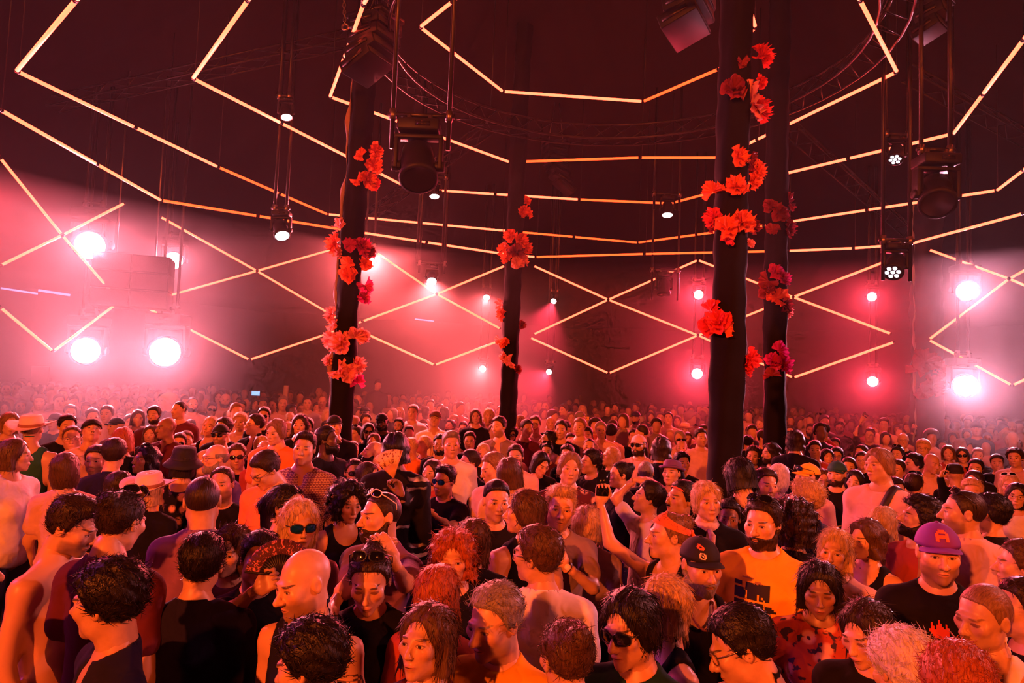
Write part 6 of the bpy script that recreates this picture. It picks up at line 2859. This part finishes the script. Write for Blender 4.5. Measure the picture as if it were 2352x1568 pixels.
if _p:
    A = [a for a in custom_arms(_p, _p.root) if 'hdir' in a][0]
    E, Wr = Vector(A['e']), Vector(A['w'])
    M = Matrix.Translation(Wr.lerp(E, .10)) @ align(Wr - E)
    w = MB().lathe([(.031, -.010), (.034, -.008), (.034, .008), (.031, .010)], 20, M).build('wristwatch', mat('brown strap', (.08, .03, .015), .5), _p.o)
    out = (Vector((0, -1, .2)))
    MB().lathe([(.0005, .006), (.017, .006), (.019, 0)], 16, Matrix.Translation(Wr.lerp(E, .10) + out.normalized() * .036) @ align(out)).build('dial', mat('pale dial', (.8, .75, .75), .3), w)

# ------------------------------------------------------------------ phones
PHONE = mat('black phone glass', (.006, .006, .008), .12)


def phone(key, label, w=.074, h=.150, case=None, dark=True):
    if key not in HELD:
        return
    c, up, n = HELD[key]
    side = up.cross(n).normalized()
    M = Matrix(((side.x, n.x, up.x, c.x), (side.y, n.y, up.y, c.y), (side.z, n.z, up.z, c.z), (0, 0, 0, 1)))
    o = MB().box((0, 0, 0), (w, .009, h)).build('phone', case or PHONE, smooth=False, bevel=.004)
    o.matrix_world = M
    tag(o, label, 'phone')
    MB().box((0, .005, 0), (w * .92, .002, h * .94)).build('screen', mat('dark screen', (.01, .01, .015), .1), o, smooth=False)
    MB().box((-w * .25, -.0055, h * .33), (w * .36, .003, w * .36)).build('camera_bump', mat('camera glass', (.02, .02, .03), .2), o, smooth=False)


phone('phone', 'black phone held up high by the person in the orange headband')
phone('ph2', 'pale slim phone in the raised hand beside the black knitted cap', .05, .12, mat('pale phone case', (.75, .62, .6), .4))
phone('ph3', 'dark phone held up sideways among the far heads', .15, .074)
phone('ph4', 'dark phone held up near the broad hazy column', .074, .15)
phone('cam', 'small dark camera phone held up beside the far glasses wearer', .12, .07)
_c = at_y(1349, 961, who(1360, 953).d - .12)
_o = MB().box((0, 0, 0), (.075, .010, .075)).build('phone', mat('yellow phone case', (.90, .55, .05), .4), smooth=False, bevel=.006)
_o.location = _c
tag(_o, 'bright yellow phone held up in the middle of the crowd', 'phone')
MB().lathe([(.0005, .006), (.012, .006), (.013, 0)], 14, Matrix.Translation((-.015, -.004, .012)) @ align((0, -1, 0))).build('camera_lens', PHONE, _o)


# ------------------------------------------------------------------ folding fans
def fan(center, normal, up, R, a0, a1, label, leafmat, stickmat, n=15, inner=.42):
    n3 = Vector(normal).normalized()
    u3 = Vector(up)
    u3 = (u3 - n3 * u3.dot(n3)).normalized()
    s3 = u3.cross(n3).normalized()
    M = Matrix(((s3.x, u3.x, n3.x, center.x), (s3.y, u3.y, n3.y, center.y), (s3.z, u3.z, n3.z, center.z), (0, 0, 0, 1)))
    root = empty('folding_fan')
    root.matrix_world = M
    tag(root, label, 'fan')
    V, q = [], []
    m = n * 2
    for k in range(m + 1):
        a = math.radians(a0 + (a1 - a0) * k / m)
        z = .006 if k % 2 else -.006
        for r in (inner * R, .7 * R, R):
            V.append([r * math.cos(a), r * math.sin(a), z * r / R])
    for k in range(m):
        for j in range(2):
            a = k * 3 + j
            q.append([a, a + 1, a + 4, a + 3])
    leaf = obj('leaf', mesh_from('leaf', V, np.array(q), leafmat, False), root)
    sm = leaf.modifiers.new('thick', 'SOLIDIFY')
    sm.thickness = .0015
    for k in range(n + 1):
        a = math.radians(a0 + (a1 - a0) * k / n)
        g = k in (0, n)
        r1 = R if g else inner * R * 1.15
        MB().tube([(0, 0, 0), (r1 * math.cos(a), r1 * math.sin(a), .002)], [.0035, .005 if g else .006], 5).build('guard_stick' if g else 'stick', stickmat, root)
    MB().lathe([(.0005, .008), (.005, .007), (.005, -.007), (.0005, -.008)], 8).build('rivet', STEEL, root)
    return root


def patterned(name, base, ink, scale):
    m = mat(name, base, .8)
    nt = m.node_tree
    T = NT(m)
    tc = T.n('ShaderNodeTexCoord').outputs['Object']
    nz = T.n('ShaderNodeTexNoise')
    nz.inputs['Scale'].default_value = scale
    nz.inputs['Detail'].default_value = 5
    nz.inputs['Distortion'].default_value = 2.0
    nt.links.new(tc, nz.inputs['Vector'])
    nt.links.new(T.mix(T.step(nz.outputs['Fac'], .54, .60), base, ink), nt.nodes['Principled BSDF'].inputs['Base Color'])
    return m


if 'fan1' in HELD:
    c, up, n = HELD['fan1']
    fan(c, (-.15, -1, .1), (.1, 0, 1), .20, 82, 146, 'cream folding fan with dark drawing held by the black kimono jacket', patterned('cream fan paper', (.80, .58, .42), (.22, .06, .04), 26), mat('bamboo', (.55, .30, .10), .5))
if 'fan2' in HELD:
    c, up, n = HELD['fan2']
    fan(c, (.1, -1, .15), (-.1, 0, 1), .135, 12, 170, 'dark folding fan with pink speckled pattern, spread wide', patterned('speckled fan cloth', (.06, .012, .03), (.50, .16, .24), 40), mat('black fan sticks', (.012, .008, .010), .5), 20, .5)


# the lone person who towers over the far crowd stands on a flight case
for _p in SINGLE + REST:
    if 'riser' in _p.ex:
        r_, H_, s_ = setup(_p)
        zz = r_.translation.z
        if zz > .05 and hasattr(_p, 'o'):
            o = empty('flight_case', (r_.translation.x, r_.translation.y, 0))
            tag(o, 'black flight case under the person raised above the far crowd', 'case')
            MB().box((0, 0, zz / 2), (.8, .6, zz - .004)).build('case_body', RIGPAINT, o, smooth=False, bevel=.01)
            for sx in (-1, 1):
                for sy in (-1, 1):
                    MB().box((sx * .39, sy * .29, zz / 2), (.03, .03, zz - .002)).build('corner_trim', STEEL, o, smooth=False)

# ------------------------------------------------------------------ labels that single each person out
LANDMARK = []
for _p in SINGLE:
    short = None
    for key, words in (('yellow T-shirt with black', 'yellow print T-shirt'), ('with purple cap and', 'purple cap'), ('orange headband', 'orange headband'), ('two badges', 'badged black cap'), ('red bandana', 'red bandana'), ('navy sweatshirt seen', 'navy sweatshirt'),
                       ('top and blue wraparound', 'blue wraparound sunglasses'), ('hands clasped', 'lilac T-shirt'), ('in mustard yellow', 'mustard T-shirt'), ('arm bent over', 'arm over the head'), ('with a teal hood', 'teal hood'), ('with bare chest and', 'bare shoulders'),
                       ('in red flowered', 'red flowered top'), ('a tattooed', 'tattooed arm'), ('white T-shirt and thin', 'white T-shirt back'), ('chin lifted', 'lifted chin')):
        if key in _p.tail:
            short = words
    if 'sc' in _p.ex:
        short = 'scale-patterned shirt'
    if _p.hair == 'str' and 'sw' in _p.ex:
        short = 'pale straw hat'
    if _p.hair == 'buc':
        short = 'bucket hat'
    if _p.hair == 'fed':
        short = 'purple trilby'
    if _p.hair == 'capp':
        short = 'pink cap'
    if _p.hair == 'capy':
        short = 'yellow cap'
    if _p.hair == 'cape':
        short = 'green cap'
    if _p.hair == 'bean':
        short = 'knitted cap'
    if 'strap' in _p.ex:
        short = 'black bag strap'
    if 'KM' in _p.ex:
        short = 'kimono jacket'
    if _p.arm == 'heart':
        short = 'raised heart hands'
    if _p.arm == 'cam':
        short = 'raised camera phone'
    if 'riser' in _p.ex:
        short = 'flight case'
    if _p.hair == 'capbk':
        short = 'backwards cap'
    if short:
        LANDMARK.append((short, _p.o.location.copy(), _p))
for nm, (b_, t_, h_, y_) in zip(('slender flower pole', 'farthest flower pole', 'thick near pole', 'pole behind the thick pole', 'broad hazy column'), POLES):
    LANDMARK.append((nm, Vector((b_.x, b_.y, 0)), None))


def pose_words(p):
    a = abs(p.yaw)
    w = 'seen from behind' if a > 125 else ('in profile' if a > 50 else '')
    if p.pitch > 6:
        w = (w + ' looking up').strip()
    elif p.pitch < -6:
        w = (w + ' looking down').strip()
    return w


ARMWORDS = {'heart': 'arms raised making a heart shape', 'cam': 'holding a camera phone high', 'ph3': 'filming with a raised phone', 'ph4': 'lifting a phone', 'ph2': 'holding up a slim pale phone', 'fan1': 'holding an open fan', 'chin': 'arms folded up under the chin'}


def describe(p, relations=1, skip=0):
    dye, garb = DYES[p.gc][0], GARB[p.g]
    if 'sc' in p.ex:
        dye = 'scale-patterned purple'
    if 'FL' in p.ex:
        dye += ' flowered'
    if 'KM' in p.ex:
        dye, garb = 'black', 'kimono jacket with white print'
    if 'txt' in p.ex:
        garb += ' with white lettering'
    out = f'person in {dye} {garb}'
    if p.words:
        out += ' and ' + p.words[0]
    extra = ARMWORDS.get(p.arm) or pose_words(p)
    if extra:
        out += ' ' + extra
    me = p.o.location
    near = sorted((l for l in LANDMARK if l[2] is not p), key=lambda l: (l[1] - me).length)
    for l in near[skip:skip + relations]:
        dv = me - l[1]
        ax = Vector((l[1].x, l[1].y, 0)).normalized()
        along = dv.x * ax.x + dv.y * ax.y
        rel = 'beside' if abs(along) < .5 * dv.length else ('behind' if along > 0 else 'in front of')
        if dv.length > 1.6 and rel == 'beside':
            rel = 'near'
        nm = f'the {l[0]}'
        if len((out + ' ' + rel + ' ' + nm).split()) <= 16:
            out += f', {rel} {nm}'
    return out


seen = {}
for _p in SINGLE:
    if _p.tail:
        lab = _p.tail
    else:
        lab = describe(_p)
        for sk in range(1, 18):
            if lab not in seen:
                break
            lab = describe(_p, 1, sk)
    seen.setdefault(lab, []).append(_p)
for lab, ps in seen.items():
    for q in ps:
        tag(q.o, lab, 'person', 'people in the crowd' if len(ps) == 1 else 'people in the crowd: ' + lab)
print('labels', len(seen), 'time', round(time.time() - T0, 1))
